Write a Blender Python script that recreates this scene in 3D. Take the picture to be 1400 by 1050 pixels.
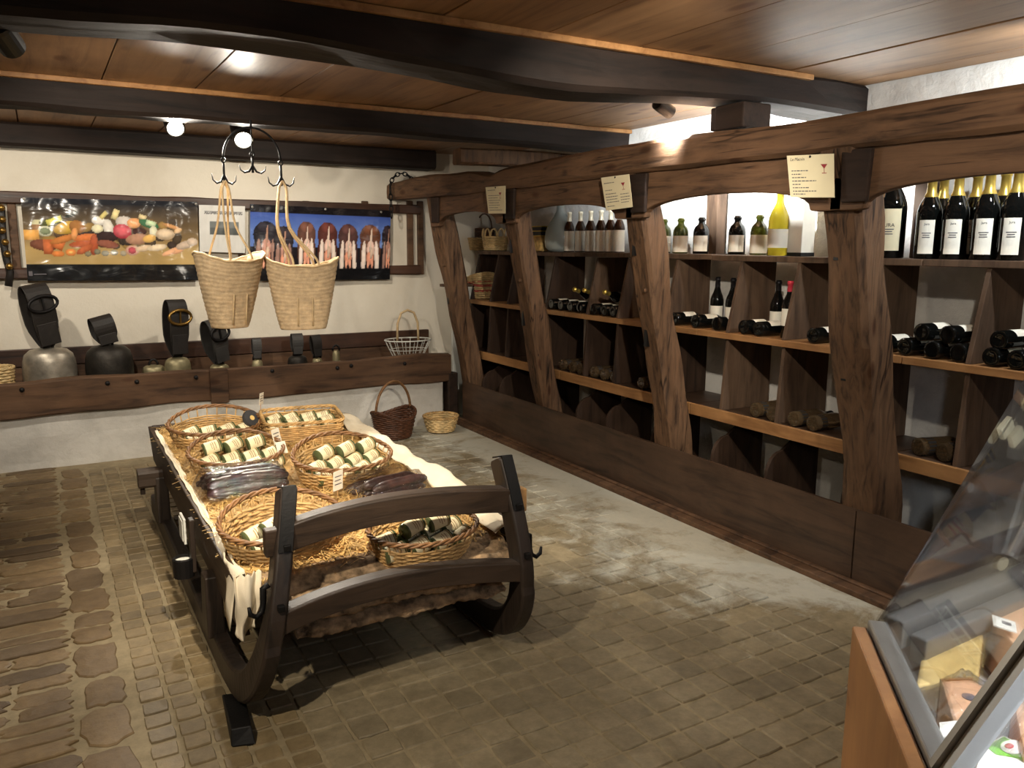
import bpy, math, random
from mathutils import Vector, Matrix, noise
R = random.Random(7)
PI = math.pi
SC = bpy.context.scene
COL = SC.collection
for _o in list(bpy.data.objects):
    bpy.data.objects.remove(_o)

# ------------------------------------------------------------------ camera
FPX, EYE = 1110.0, Vector((0, 0, 1.55))
def _cam_axes(pitch, yaw, roll):
    p, y, r = map(math.radians, (pitch, yaw, roll))
    fw = Vector((math.sin(y)*math.cos(p), math.cos(y)*math.cos(p), -math.sin(p)))
    rt = Vector((math.cos(y), -math.sin(y), 0)); dn = fw.cross(rt)
    return rt*math.cos(r)+dn*math.sin(r), -rt*math.sin(r)+dn*math.cos(r), fw
RT, DN, FW = _cam_axes(9.7, 30.0, -0.35)
cd = bpy.data.cameras.new('camera'); cam = bpy.data.objects.new('camera', cd); COL.objects.link(cam)
cd.sensor_width = 36; cd.lens = FPX/1400*36; cd.clip_start = .02
cam.matrix_world = Matrix(((RT.x, -DN.x, -FW.x, EYE.x), (RT.y, -DN.y, -FW.y, EYE.y), (RT.z, -DN.z, -FW.z, EYE.z), (0, 0, 0, 1)))
SC.camera = cam

# survey helpers: where a sight line meets a real surface of the room
def sight(px, py): return RT*((px-700)/FPX)+DN*((py-525)/FPX)+FW
def on_x(px, py, x): d = sight(px, py); return EYE+d*(x/d.x)
def on_y(px, py, y): d = sight(px, py); return EYE+d*(y/d.y)
def on_z(px, py, z): d = sight(px, py); return EYE+d*((z-EYE.z)/d.z)

# ------------------------------------------------------------------ light and exposure
SC.view_settings.view_transform = 'Standard'; SC.view_settings.look = 'None'
SC.view_settings.gamma = 1; SC.view_settings.use_curve_mapping = False
SC.view_settings.exposure = 0.0
W = bpy.data.worlds.new('room_air'); SC.world = W; W.use_nodes = True
W.node_tree.nodes['Background'].inputs[0].default_value = (.9, .8, .65, 1)
W.node_tree.nodes['Background'].inputs[1].default_value = .02
WARM = (1, .87, .68); WARM2 = (1, .91, .77); COOL = (.90, .96, 1)

# ------------------------------------------------------------------ materials
MATS = {}
def s(r, g, b):
    return tuple((c/255/12.92 if c <= 10 else ((c/255+.055)/1.055)**2.4) for c in (r, g, b))+(1,)
def _new(name):
    m = bpy.data.materials.new(name); m.use_nodes = True; MATS[name] = m
    nt = m.node_tree; return m, nt, nt.nodes, nt.links, nt.nodes['Principled BSDF']
def _set(b, rough=.6, metal=0, spec=.5, coat=0, trans=0, ior=1.45):
    b.inputs['Roughness'].default_value = rough; b.inputs['Metallic'].default_value = metal
    b.inputs['Specular IOR Level'].default_value = spec; b.inputs['Coat Weight'].default_value = coat
    b.inputs['Transmission Weight'].default_value = trans; b.inputs['IOR'].default_value = ior
def _coords(N, L, scale, world=False):
    if world:
        t = N.new('ShaderNodeNewGeometry').outputs['Position']
    else:
        t = N.new('ShaderNodeTexCoord').outputs['Object']
    mp = N.new('ShaderNodeMapping'); mp.inputs['Scale'].default_value = scale
    L.new(t, mp.inputs['Vector']); return mp.outputs['Vector']
def _noise(N, L, vec, scale, detail=6, rough=.6, dist=0):
    n = N.new('ShaderNodeTexNoise'); n.inputs['Scale'].default_value = scale; n.inputs['Detail'].default_value = detail
    n.inputs['Roughness'].default_value = rough; n.inputs['Distortion'].default_value = dist
    L.new(vec, n.inputs['Vector']); return n.outputs['Fac']
def _ramp(N, L, fac, stops):
    r = N.new('ShaderNodeValToRGB'); e = r.color_ramp.elements
    while len(e) > 1: e.remove(e[-1])
    e[0].position, e[0].color = stops[0]
    for p, c in stops[1:]:
        k = e.new(p); k.color = c
    L.new(fac, r.inputs['Fac']); return r.outputs['Color']
def _bump(N, L, fac, b, strength, dist=.01):
    u = N.new('ShaderNodeBump'); u.inputs['Strength'].default_value = strength; u.inputs['Distance'].default_value = dist
    L.new(fac, u.inputs['Height']); L.new(u.outputs['Normal'], b.inputs['Normal'])
def _mix(N, L, a, b, fac=.5, mode='MIX'):
    m = N.new('ShaderNodeMix'); m.data_type = 'RGBA'; m.blend_type = mode
    for sock, v in ((m.inputs[6], a), (m.inputs[7], b), (m.inputs[0], fac)):
        if isinstance(v, (int, float)): sock.default_value = v
        elif isinstance(v, tuple): sock.default_value = v
        else: L.new(v, sock)
    return m.outputs[2]
def _vary(N, L, col, amt):
    """small difference in lightness from piece to piece"""
    o = N.new('ShaderNodeObjectInfo'); mr = N.new('ShaderNodeMapRange')
    mr.inputs['To Min'].default_value = 1-amt; mr.inputs['To Max'].default_value = 1+amt
    L.new(o.outputs['Random'], mr.inputs['Value'])
    h = N.new('ShaderNodeHueSaturation'); L.new(col, h.inputs['Color']); L.new(mr.outputs['Result'], h.inputs['Value'])
    return h.outputs['Color']
def plain(name, col, rough=.6, metal=0, bump=0, bscale=60, var=.12, vscale=8, coat=0, spec=.5, piece=0):
    m, nt, N, L, b = _new(name); _set(b, rough, metal, spec, coat)
    v = _coords(N, L, (1, 1, 1))
    f = _noise(N, L, v, vscale, 5)
    lo = tuple(c*(1-var*2) for c in col[:3])+(1,); hi = tuple(min(1, c*(1+var*2)) for c in col[:3])+(1,)
    c = _ramp(N, L, f, [(.3, lo), (.7, hi)])
    if piece: c = _vary(N, L, c, piece)
    L.new(c, b.inputs['Base Color'])
    if bump: _bump(N, L, _noise(N, L, v, bscale, 4), b, bump, .004)
    return m
def wood(name, dark, light, axis, scale=5, stretch=9, rough=.6, bump=.35, piece=.12, mark=None, spec=.3, crack=0):
    m, nt, N, L, b = _new(name); _set(b, rough, 0, spec)
    sc = [1, 1, 1]; sc[axis] = 1/stretch
    v = _coords(N, L, sc)
    f = _noise(N, L, v, scale*4, 9, .62, .7)
    c = _ramp(N, L, f, [(.28, dark), (.5, tuple((a+2*q)/3 for a, q in zip(dark, light))), (.72, light)])
    v2 = _coords(N, L, [1, 1, 1] if not mark else [.6+.4*(i != axis) for i in range(3)])
    f2 = _noise(N, L, v2, 2.3, 5, .6, .4)
    blot = _ramp(N, L, f2, [(.32, (.55, .5, .47, 1)), (.62, (1, 1, 1, 1))])
    c = _mix(N, L, c, blot, .8, 'MULTIPLY')
    if mark:   # knots
        w = N.new('ShaderNodeTexVoronoi'); w.inputs['Scale'].default_value = mark; w.inputs['Randomness'].default_value = 1
        sc2 = [2.6, 2.6, 2.6]; sc2[axis] = 1.0
        L.new(_coords(N, L, sc2), w.inputs['Vector'])
        k = _ramp(N, L, w.outputs['Distance'], [(.0, (.22, .14, .1, 1)), (.09, (.55, .42, .35, 1)), (.15, (1, 1, 1, 1))])
        c = _mix(N, L, c, k, .85, 'MULTIPLY')
    if crack:   # drying cracks along the grain
        sc3 = [9, 9, 9]; sc3[axis] = .5
        kf = _noise(N, L, _coords(N, L, sc3), 1.0, 3, .5, .25)
        k3 = _ramp(N, L, kf, [(.485, (1, 1, 1, 1)), (.497, (.12, .1, .09, 1)), (.503, (.12, .1, .09, 1)), (.515, (1, 1, 1, 1))])
        sel = _ramp(N, L, _noise(N, L, _coords(N, L, [1, 1, 1]), 3.0, 2), [(.48, (0, 0, 0, 1)), (.56, (1, 1, 1, 1))])
        c = _mix(N, L, c, _mix(N, L, (1., 1., 1., 1.), k3, sel), crack, 'MULTIPLY')
    if piece: c = _vary(N, L, c, piece)
    L.new(c, b.inputs['Base Color'])
    _bump(N, L, f, b, bump, .006)
    return m
def emit(name, col, strength):
    m, nt, N, L, b = _new(name)
    b.inputs['Base Color'].default_value = (.8, .8, .8, 1)
    b.inputs['Emission Color'].default_value = col+(1,) if len(col) == 3 else col
    b.inputs['Emission Strength'].default_value = strength; return m
def pane(name, tint, refl=.06, rough=.02, bump=0, bscale=30, rimw=.5):
    """thin clear sheet: lets light straight through, mirrors more at grazing angles"""
    m, nt, N, L, b = _new(name); N.remove(b)
    t = N.new('ShaderNodeBsdfTransparent'); t.inputs[0].default_value = tint
    g = N.new('ShaderNodeBsdfGlossy'); g.inputs['Roughness'].default_value = rough
    lw = N.new('ShaderNodeFresnel'); lw.inputs['IOR'].default_value = 1.0+rimw
    mr = N.new('ShaderNodeMapRange'); mr.inputs['To Min'].default_value = refl; mr.inputs['To Max'].default_value = .6
    L.new(lw.outputs['Fac'], mr.inputs['Value'])
    mx = N.new('ShaderNodeMixShader'); L.new(mr.outputs['Result'], mx.inputs[0]); L.new(t.outputs[0], mx.inputs[1]); L.new(g.outputs[0], mx.inputs[2])
    if bump:
        u = N.new('ShaderNodeBump'); u.inputs['Strength'].default_value = bump; u.inputs['Distance'].default_value = .01
        L.new(_noise(N, L, _coords(N, L, (1, 1, 1)), bscale, 3, .5, 1.0), u.inputs['Height'])
        L.new(u.outputs['Normal'], g.inputs['Normal']); L.new(u.outputs['Normal'], lw.inputs['Normal'])
    L.new(mx.outputs[0], N['Material Output'].inputs[0]); return m
def painted(name, rough=.25, bump=.0, bscale=9, dist=.02):
    """flat print carried by the sheet's own colour layer"""
    m, nt, N, L, b = _new(name); _set(b, rough, 0, .5)
    a = N.new('ShaderNodeVertexColor'); a.layer_name = 'print'; L.new(a.outputs['Color'], b.inputs['Base Color'])
    if bump: _bump(N, L, _noise(N, L, _coords(N, L, (.7, 1, 1.6)), bscale, 2, .5, .8), b, bump, dist)
    return m
def bottle_glass(name, col, rough=.04, trans=0.0):
    m, nt, N, L, b = _new(name); _set(b, rough, 0, .55, .3, trans, 1.3)
    b.inputs['Base Color'].default_value = col; return m

wood('timber_old', s(48, 35, 26), s(122, 92, 67), 2, 8, 8, .66, .9, .1, 3, .3, .9)
wood('timber_old_y', s(56, 41, 30), s(124, 93, 68), 1, 6, 10, .64, .7, .08, 2.2, .3, .8)
wood('timber_dark_x', s(19, 15, 13), s(46, 35, 29), 0, 4, 10, .7, .6, .05)
wood('timber_dark_y', s(26, 19, 15), s(58, 43, 34), 1, 4, 10, .7, .5, .05)
wood('board_brown_y', s(42, 31, 24), s(88, 66, 50), 1, 4, 9, .45, .25, .08, None, .45)
wood('trough_x', s(50, 37, 28), s(110, 82, 60), 0, 4, 8, .6, .5, .06, 2.0)
wood('ceiling_pine', s(112, 80, 54), s(168, 130, 92), 1, 3, 12, .5, .12, .1, 1.7, .4)
wood('pine_edge_y', s(132, 92, 56), s(182, 136, 88), 1, 4, 10, .5, .15, .06)
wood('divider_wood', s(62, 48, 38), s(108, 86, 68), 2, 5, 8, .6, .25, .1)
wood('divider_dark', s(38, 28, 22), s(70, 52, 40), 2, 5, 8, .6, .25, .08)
wood('sledge_wood', s(20, 16, 14), s(54, 43, 35), 2, 6, 8, .5, .4, .04, None, .5)
wood('sledge_wood_x', s(26, 20, 16), s(66, 52, 41), 0, 6, 8, .5, .4, .04, None, .5)
wood('sledge_wood_y', s(32, 25, 19), s(78, 62, 48), 1, 6, 8, .55, .4, .04)
wood('counter_wood', s(158, 104, 60), s(198, 142, 88), 2, 3, 12, .35, .1, 0, None, .5)
wood('rail_dark', s(36, 24, 18), s(82, 54, 38), 0, 4, 8, .45, .3, .06, None, .5)
plain('iron', s(34, 32, 32), .5, .7, .3, 80)
plain('black_iron', s(22, 21, 21), .55, .5, .3, 80)
plain('brass', s(150, 118, 62), .35, .9, .1, 60)
plain('leather', s(34, 30, 27), .5, 0, .4, 120, .15)
plain('leather_grey', s(52, 50, 48), .55, 0, .4, 120, .15)
plain('bell_bright', s(158, 150, 136), .42, .7, .25, 40, .25, 7)
plain('bell_dark', s(50, 46, 41), .5, .6, .4, 50, .2, 9)
plain('bell_brass', s(150, 140, 108), .45, .65, .2, 40, .2)
plain('straw', s(200, 164, 102), .7, 0, .5, 70, .25, 25)
plain('wicker_tan', s(186, 150, 98), .6, 0, .3, 120, .22, 18)
plain('wicker_light', s(208, 180, 130), .6, 0, .3, 120, .18, 18)
plain('wicker_rim', s(124, 88, 54), .55, 0, .3, 120, .25, 25)
plain('wicker_brown', s(84, 52, 34), .5, 0, .3, 120, .25, 20)
plain('palm_weave', s(180, 156, 122), .75, 0, .6, 190, .12, 30)
plain('palm_rope', s(190, 164, 124), .7, 0, .4, 160, .1, 30)
plain('red_raffia', s(176, 46, 52), .6, 0, .2, 90, .1)
plain('linen', s(226, 214, 190), .85, 0, .3, 320, .05, 6)
plain('bark', s(146, 122, 94), .9, 0, 1.0, 45, .45, 22)
plain('cut_wood', s(176, 136, 88), .75, 0, .3, 60, .15, 12)
plain('paper_white', s(236, 230, 214), .7, 0, 0, 1, .03)
plain('paper_cream', s(224, 212, 176), .65, 0, 0, 1, .03)
plain('card_stock', s(226, 214, 178), .6, 0, 0, 1, .02)
plain('ink', s(96, 92, 96), .7, 0, 0, 1, .05)
plain('ink_dark', s(50, 46, 52), .7, 0, 0, 1, .05)
plain('wine_red', s(150, 40, 46), .5, 0, 0, 1, .05)
plain('foil_gold', s(198, 170, 84), .32, .75, .1, 60, .1)
plain('foil_pale', s(232, 222, 196), .35, .2, 0, 1, .04)
plain('foil_red', s(206, 62, 78), .35, .2, 0, 1, .05)
plain('foil_black', s(24, 22, 24), .35, .2, 0, 1, .05)
plain('aluminium', s(150, 146, 138), .42, .6, .05, 80, .05)
plain('plastic_dark', s(58, 58, 60), .5, 0, 0, 1, .05)
plain('plastic_black', s(14, 14, 15), .45, 0, 0, 1, .05)
plain('enamel_white', s(225, 225, 222), .4, 0, 0, 1, .02)
plain('cheese_pale', s(226, 192, 120), .5, 0, .2, 50, .07, 10)
plain('cheese_rind', s(150, 104, 60), .7, 0, .5, 60, .2, 14)
plain('cheese_pink', s(222, 172, 130), .5, 0, .2, 60, .06, 8)
plain('sausage_skin', s(58, 38, 34), .4, 0, .5, 60, .3, 25)
plain('pack_green', s(120, 178, 60), .45, 0, 0, 1, .05)
plain('jar_fill', s(150, 112, 74), .3, 0, 0, 1, .2, 20)
plain('chalk', s(200, 200, 192), .9, 0, .3, 60, .06)
bottle_glass('glass_black', s(10, 11, 10), .035)
bottle_glass('glass_olive', s(70, 74, 22), .05, .45)
bottle_glass('glass_yellow', s(168, 150, 40), .05, .5)
bottle_glass('glass_brown', s(64, 38, 22), .05, .2)
bottle_glass('glass_rose', s(150, 124, 92), .03, .8)
bottle_glass('glass_smoke', s(176, 184, 180), .15, .35)
bottle_glass('jar_glass', s(96, 104, 70), .06, .35)
pane('case_glass', (.94, .945, .95, 1), .0, .02, 0, 30, .35)
pane('film', (.96, .96, .97, 1), .02, .07, .9, 26, .4)
pane('film_dark', (.86, .85, .85, 1), .06, .08, 1.0, 30, .5)
painted('poster_print', .16, .22, 7, .02)
painted('notice_print', .35)

def plaster(name, col, stain, scale=1.3, bump=.35):
    m, nt, N, L, b = _new(name); _set(b, .85, 0, .2)
    v = _coords(N, L, (1, 1, 1), True)
    f = _noise(N, L, v, scale, 6, .6, .3)
    L.new(_ramp(N, L, f, [(.3, stain), (.55, col)]), b.inputs['Base Color'])
    _bump(N, L, _noise(N, L, v, 9, 8, .65), b, bump, .02)
    return m
plaster('wall_white', s(222, 214, 198), s(208, 198, 180))
plaster('wall_lime', s(218, 214, 206), s(178, 174, 168), 2.2, .8)
plaster('wall_plain', s(196, 182, 160), s(180, 166, 146))
plaster('plinth_white', s(206, 202, 194), s(172, 168, 160), 2.0, .5)

def floor_mat(name, c1, c2, c3, stain=.0, rough=.55):
    m, nt, N, L, b = _new(name); _set(b, rough, 0, .4)
    v = _coords(N, L, (1, 1, 1), True)
    g = N.new('ShaderNodeNewGeometry'); o = N.new('ShaderNodeObjectInfo')
    ad = N.new('ShaderNodeMath'); ad.operation = 'ADD'; L.new(g.outputs['Random Per Island'], ad.inputs[0]); L.new(o.outputs['Random'], ad.inputs[1])
    fr = N.new('ShaderNodeMath'); fr.operation = 'FRACT'; L.new(ad.outputs[0], fr.inputs[0])
    c = _ramp(N, L, fr.outputs[0], [(0, c1), (.5, c2), (1, c3)])
    f = _noise(N, L, v, 22, 8, .7)
    c = _mix(N, L, c, _ramp(N, L, f, [(.3, (.55, .53, .5, 1)), (.65, (1, 1, 1, 1))]), .75, 'MULTIPLY')
    f2 = _noise(N, L, v, 3.0, 5, .6)
    c = _mix(N, L, c, _ramp(N, L, f2, [(.35, (.66, .64, .6, 1)), (.6, (1, 1, 1, 1))]), .7, 'MULTIPLY')
    if stain:   # chalky salt bloom beside the manger, in drifts of its own shape
        sx = N.new('ShaderNodeSeparateXYZ'); L.new(v, sx.inputs[0])
        mr = N.new('ShaderNodeMapRange'); mr.inputs['From Min'].default_value = 1.45; mr.inputs['From Max'].default_value = 2.95
        mr.inputs['To Min'].default_value = -.26; mr.inputs['To Max'].default_value = .16; L.new(sx.outputs['X'], mr.inputs['Value'])
        mr2 = N.new('ShaderNodeMapRange'); mr2.inputs['From Min'].default_value = 1.5; mr2.inputs['From Max'].default_value = 2.6
        mr2.inputs['To Min'].default_value = -.3; mr2.inputs['To Max'].default_value = 0; L.new(sx.outputs['Y'], mr2.inputs['Value'])
        a = N.new('ShaderNodeMath'); a.operation = 'ADD'; L.new(mr.outputs[0], a.inputs[0]); L.new(mr2.outputs[0], a.inputs[1])
        n1 = _noise(N, L, v, 3.2, 12, .72, .4)
        a2 = N.new('ShaderNodeMath'); a2.operation = 'ADD'; L.new(a.outputs[0], a2.inputs[0]); L.new(n1, a2.inputs[1])
        k = _ramp(N, L, a2.outputs[0], [(.46, (0, 0, 0, 1)), (.64, (stain, stain, stain, 1))])
        c = _mix(N, L, c, s(206, 206, 194), k)
    L.new(c, b.inputs['Base Color'])
    _bump(N, L, f, b, .5, .008)
    return m
floor_mat('tile_clay', s(134, 122, 98), s(144, 131, 105), s(126, 115, 93), .6)
floor_mat('brick_clay', s(126, 110, 82), s(144, 126, 94), s(114, 100, 76))
floor_mat('cobble_stone', s(108, 88, 62), s(132, 110, 78), s(84, 68, 50))
floor_mat('mortar', s(150, 136, 108), s(150, 136, 108), s(150, 136, 108), .55, .8)

# ------------------------------------------------------------------ mesh building
class MB:
    def __init__(self): self.v, self.f = [], []
    def add(self, vs, fs, M=None):
        o = len(self.v)
        self.v += [tuple(M @ Vector(p)) if M else tuple(p) for p in vs]
        self.f += [tuple(i+o for i in q) for q in fs]; return self
    def box(self, x0, x1, y0, y1, z0, z1, M=None):
        return self.add([(x0, y0, z0), (x1, y0, z0), (x1, y1, z0), (x0, y1, z0), (x0, y0, z1), (x1, y0, z1), (x1, y1, z1), (x0, y1, z1)],
                        [(0, 3, 2, 1), (4, 5, 6, 7), (0, 1, 5, 4), (1, 2, 6, 5), (2, 3, 7, 6), (3, 0, 4, 7)], M)
    def hexa(self, bot, top):
        return self.add(list(bot)+list(top), [(0, 3, 2, 1), (4, 5, 6, 7), (0, 1, 5, 4), (1, 2, 6, 5), (2, 3, 7, 6), (3, 0, 4, 7)])
    def loft(self, secs, caps=True, closed=False, M=None):
        n = len(secs[0]); vs = [p for sct in secs for p in sct]; fs = []
        m = len(secs)
        for i in range(m if closed else m-1):
            for j in range(n):
                fs.append((i*n+j, i*n+(j+1) % n, ((i+1) % m)*n+(j+1) % n, ((i+1) % m)*n+j))
        if caps and not closed:
            fs.append(tuple(reversed(range(n)))); fs.append(tuple((m-1)*n+j for j in range(n)))
        return self.add(vs, fs, M)
    def tube(self, pts, r, n=6, closed=False, M=None, flat=1.0):
        pts = [Vector(p) for p in pts]; m = len(pts); secs = []; up = None
        for i in range(m):
            a = pts[i-1] if (i or closed) else pts[0]
            b = pts[(i+1) % m] if (i < m-1 or closed) else pts[-1]
            t = (b-a); t = t.normalized() if t.length > 1e-9 else Vector((0, 0, 1))
            if up is None:
                up = Vector((0, 0, 1)) if abs(t.z) < .9 else Vector((1, 0, 0))
            u = up-t*up.dot(t); u = u.normalized() if u.length > 1e-6 else t.orthogonal().normalized()
            w = t.cross(u); up = u
            rr = r[i] if isinstance(r, (list, tuple)) else r
            secs.append([pts[i]+u*(rr*flat*math.cos(2*PI*k/n))+w*(rr*math.sin(2*PI*k/n)) for k in range(n)])
        return self.loft(secs, True, closed, M)
    def lathe(self, prof, n=20, M=None, sx=1, sy=1, caps=True):
        secs = [[(r*sx*math.cos(2*PI*k/n), r*sy*math.sin(2*PI*k/n), z) for k in range(n)] for r, z in prof]
        return self.loft(secs, caps, False, M)
    def prism(self, poly, axis, d0, d1, M=None):
        def p3(a, b, d): return (d, a, b) if axis == 0 else ((a, d, b) if axis == 1 else (a, b, d))
        n = len(poly); vs = [p3(a, b, d0) for a, b in poly]+[p3(a, b, d1) for a, b in poly]
        fs = [(i, (i+1) % n, (i+1) % n+n, i+n) for i in range(n)]
        fs += [tuple(reversed(range(n))), tuple(range(n, 2*n))]
        return self.add(vs, fs, M)
    def grid(self, fn, nu, nv, M=None):
        vs = [fn(i/nu, j/nv) for i in range(nu+1) for j in range(nv+1)]
        fs = [(i*(nv+1)+j, (i+1)*(nv+1)+j, (i+1)*(nv+1)+j+1, i*(nv+1)+j+1) for i in range(nu) for j in range(nv)]
        return self.add(vs, fs, M)
    def mesh(self, name, mat, smooth=False, off=None):
        me = bpy.data.meshes.new(name)
        vs = self.v if off is None else [(p[0]-off[0], p[1]-off[1], p[2]-off[2]) for p in self.v]
        me.from_pydata(vs, [], self.f)
        if mat: me.materials.append(MATS[mat])
        if smooth is True:
            for p in me.polygons: p.use_smooth = True
        return me
def root_loc(o):
    v = Vector((0, 0, 0))
    while o: v += o.location; o = o.parent
    return v
def build(mb, name, mat, parent=None, smooth=False, world=True, bev=0, fixn=True):
    """link a builder's shapes as ONE mesh object; world=True when its points are room coordinates"""
    off = root_loc(parent) if (parent and world) else None
    me = mb.mesh(name, mat, smooth, off)
    if fixn:
        import bmesh
        bm = bmesh.new(); bm.from_mesh(me); bmesh.ops.recalc_face_normals(bm, faces=bm.faces); bm.to_mesh(me); bm.free()
    return link(name, me, parent, bev)
def link(name, me, parent=None, bev=0, loc=None):
    o = bpy.data.objects.new(name, me); COL.objects.link(o)
    if parent: o.parent = parent
    if loc is not None: o.location = loc
    if bev:
        m = o.modifiers.new('edge', 'BEVEL'); m.width = bev; m.segments = 2; m.limit_method = 'ANGLE'; m.angle_limit = math.radians(50)
    return o
def tag(o, label, cat=None, group=None, kind=None):
    if label: o['label'] = label
    if cat: o['category'] = cat
    if group: o['group'] = group
    if kind: o['kind'] = kind
    return o
def thing(name, loc, label, cat, group=None, rz=0):
    o = bpy.data.objects.new(name, None); COL.objects.link(o); o.location = loc; o.rotation_euler[2] = rz
    o.empty_display_size = .05
    return tag(o, label, cat, group)
def copy_tree(o, parent=None):
    c = o.copy(); COL.objects.link(c); c.parent = parent
    for ch in list(o.children): copy_tree(ch, c)
    return c
def struct(mb, name, mat, **k):
    return tag(build(mb, name, mat, **k), None, None, None, 'structure')
def T(x, y, z): return Matrix.Translation((x, y, z))
def Rx(a): return Matrix.Rotation(a, 4, 'X')
def Ry(a): return Matrix.Rotation(a, 4, 'Y')
def Rz(a): return Matrix.Rotation(a, 4, 'Z')
def rough_beam(axis, a0, a1, fn, seg=.12, jit=.006, seed=0):
    """hewn timber along an axis; fn(t) -> (c1, c2, h1, h2): centre and half sizes across"""
    mb = MB(); n = max(2, int(abs(a1-a0)/seg)); secs = []
    for i in range(n+1):
        t = a0+(a1-a0)*i/n; c1, c2, h1, h2 = fn(t); sct = []
        k = .25*min(h1, h2)
        for (x, y) in ((-h1+k, -h2), (0, -h2), (h1-k, -h2), (h1, -h2+k), (h1, 0), (h1, h2-k), (h1-k, h2), (0, h2), (-h1+k, h2), (-h1, h2-k), (-h1, 0), (-h1, -h2+k)):
            q = noise.noise(Vector((x*9+seed, y*9-seed*2, t*3.1+seed)))*jit*2
            g = 1+q/max(h1, h2)
            p = (c1+x*g, c2+y*g)
            sct.append((t, p[0], p[1]) if axis == 0 else ((p[0], t, p[1]) if axis == 1 else (p[0], p[1], t)))
        secs.append(sct)
    return mb.loft(secs)
def text_mesh(body, size, align='LEFT'):
    cu = bpy.data.curves.new('lettering', 'FONT'); cu.body = body; cu.size = size; cu.align_x = align; cu.resolution_u = 2
    o = bpy.data.objects.new('lettering', cu); COL.objects.link(o)
    dg = bpy.context.evaluated_depsgraph_get(); me = bpy.data.meshes.new_from_object(o.evaluated_get(dg))
    bpy.data.objects.remove(o); bpy.data.curves.remove(cu); return me

# ------------------------------------------------------------------ the room
XW, XL, YB, Y0, ZC = 3.75, -3.0, 7.0, -2.2, 2.37
fl = struct(MB().box(XL-.2, XW+.2, Y0-.2, YB+.2, -.20, -.007), 'floor', 'mortar')
tag(fl, 'old floor of clay tiles, bricks and cobbles in pale mortar')
wb = struct(MB().grid(lambda u, v: (XL+(XW+.2-XL)*u, YB+.03*noise.noise(Vector((u*7, v*3, 1)))-.015, -.1+2.6*v), 60, 24), 'wall_back', 'wall_white', smooth=True)
wr = struct(MB().grid(lambda u, v: (XW+.03*noise.noise(Vector((u*12, v*3, 5)))+.012, Y0+(YB+.1-Y0)*u, -.1+2.6*v), 80, 24), 'wall_right', 'wall_lime', smooth=True)
struct(MB().box(XL-.15, XL, Y0-.2, YB+.2, -.1, 2.5), 'wall_left', 'wall_plain')
struct(MB().box(XL-.2, XW+.2, Y0-.15, Y0, -.1, 2.5), 'wall_front', 'wall_plain')
tag(wb, 'white plastered back wall behind the bells and posters'); tag(wr, 'rough limewashed wall behind the wine shelves')
ce = struct(MB().box(XL-.2, XW+.2, Y0-.2, YB+.2, ZC+.03, ZC+.15), 'ceiling', 'timber_dark_y')
tag(ce, 'low pine plank ceiling between dark beams')
BEAM1, BEAM2 = (2.86, 3.12), (4.83, 5.02)
for (y0, y1, sh) in ((Y0, 2.99, .09), (2.99, 4.96, 0), (4.96, YB, .05)):
    xs = [XL]; x = 1.25-.45*9+sh
    while x < XW:
        if x > XL+.1: xs.append(x)
        x += .45
    xs.append(XW)
    for a, b in zip(xs, xs[1:]):
        dz = R.uniform(-.003, .003)
        build(MB().box(a+.003, b-.003, y0, y1, ZC+dz, ZC+.028), 'ceiling_plank', 'ceiling_pine', ce, bev=.003)

def frame_px(p):
    d = Vector(p)-EYE; z = d.dot(FW)
    return None if z < .2 else (700+FPX*d.dot(RT)/z, 525+FPX*d.dot(DN)/z)
def seen(p, m=40):
    q = frame_px(p); return q is not None and -m < q[0] < 1400+m and -m < q[1] < 1050+m

def lay_pieces(name, mat, cells, nshow, stuffname, meshes):
    """cells: (x, y, sx, sy, rot, dz); the nearest in view become single pieces, the rest one joined part"""
    vis = [c for c in cells if seen((c[0], c[1], 0))]
    vis.sort(key=lambda c: (c[0]**2+c[1]**2)/(c[2]*c[3]))
    one = set(map(id, vis[:nshow])); rest = MB()
    for c in cells:
        x, y, sx, sy, rt, dz = c
        me, base = meshes[R.randrange(len(meshes))]
        if id(c) in one:
            o = link(name, me, fl); o.location = (x, y, dz); o.rotation_euler[2] = rt; o.scale = (sx, sy, 1)
        elif seen((x, y, 0), 250):
            rest.add(base.v, base.f, T(x, y, dz) @ Rz(rt) @ Matrix.Diagonal((sx, sy, 1, 1)))
    if rest.v:
        o = build(rest, stuffname, mat, fl, world=False, fixn=False); tag(o, None, kind='stuff')
def piece_mesh(name, mat, n, wob, h, seed, power=6, crown=.0):
    """a worn unit-size piece with uneven outline"""
    mb = MB(); rr = random.Random(seed); ring = []
    for k in range(n):
        a = 2*PI*k/n+PI/4; c, q = math.cos(a), math.sin(a)
        m = (abs(c)**power+abs(q)**power)**(-1/power)/2
        m *= 1+rr.uniform(-wob, wob*.4); ring.append((c*m, q*m))
    secs = [[(x, y, -.02) for x, y in ring], [(x, y, h-.004) for x, y in ring], [(x*.94, y*.94, h) for x, y in ring]]
    if crown: secs.append([(x*.5, y*.5, h+crown) for x, y in ring])
    mb.loft(secs); mb.f = [f for i, f in enumerate(mb.f) if f != tuple(reversed(range(n)))]
    return mb.mesh(name, mat), mb
tile_m = [piece_mesh('tile', 'tile_clay', 12, .035, 0, i, 16) for i in range(6)]
brick_m = [piece_mesh('brick', 'brick_clay', 12, .05, 0, 20+i, 12) for i in range(5)]
stone_m = [piece_mesh('cobble', 'cobble_stone', 18, .17, .0, 40+i, 6, .003) for i in range(8)]
cells = []
P_ = .116
i = 0
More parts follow.
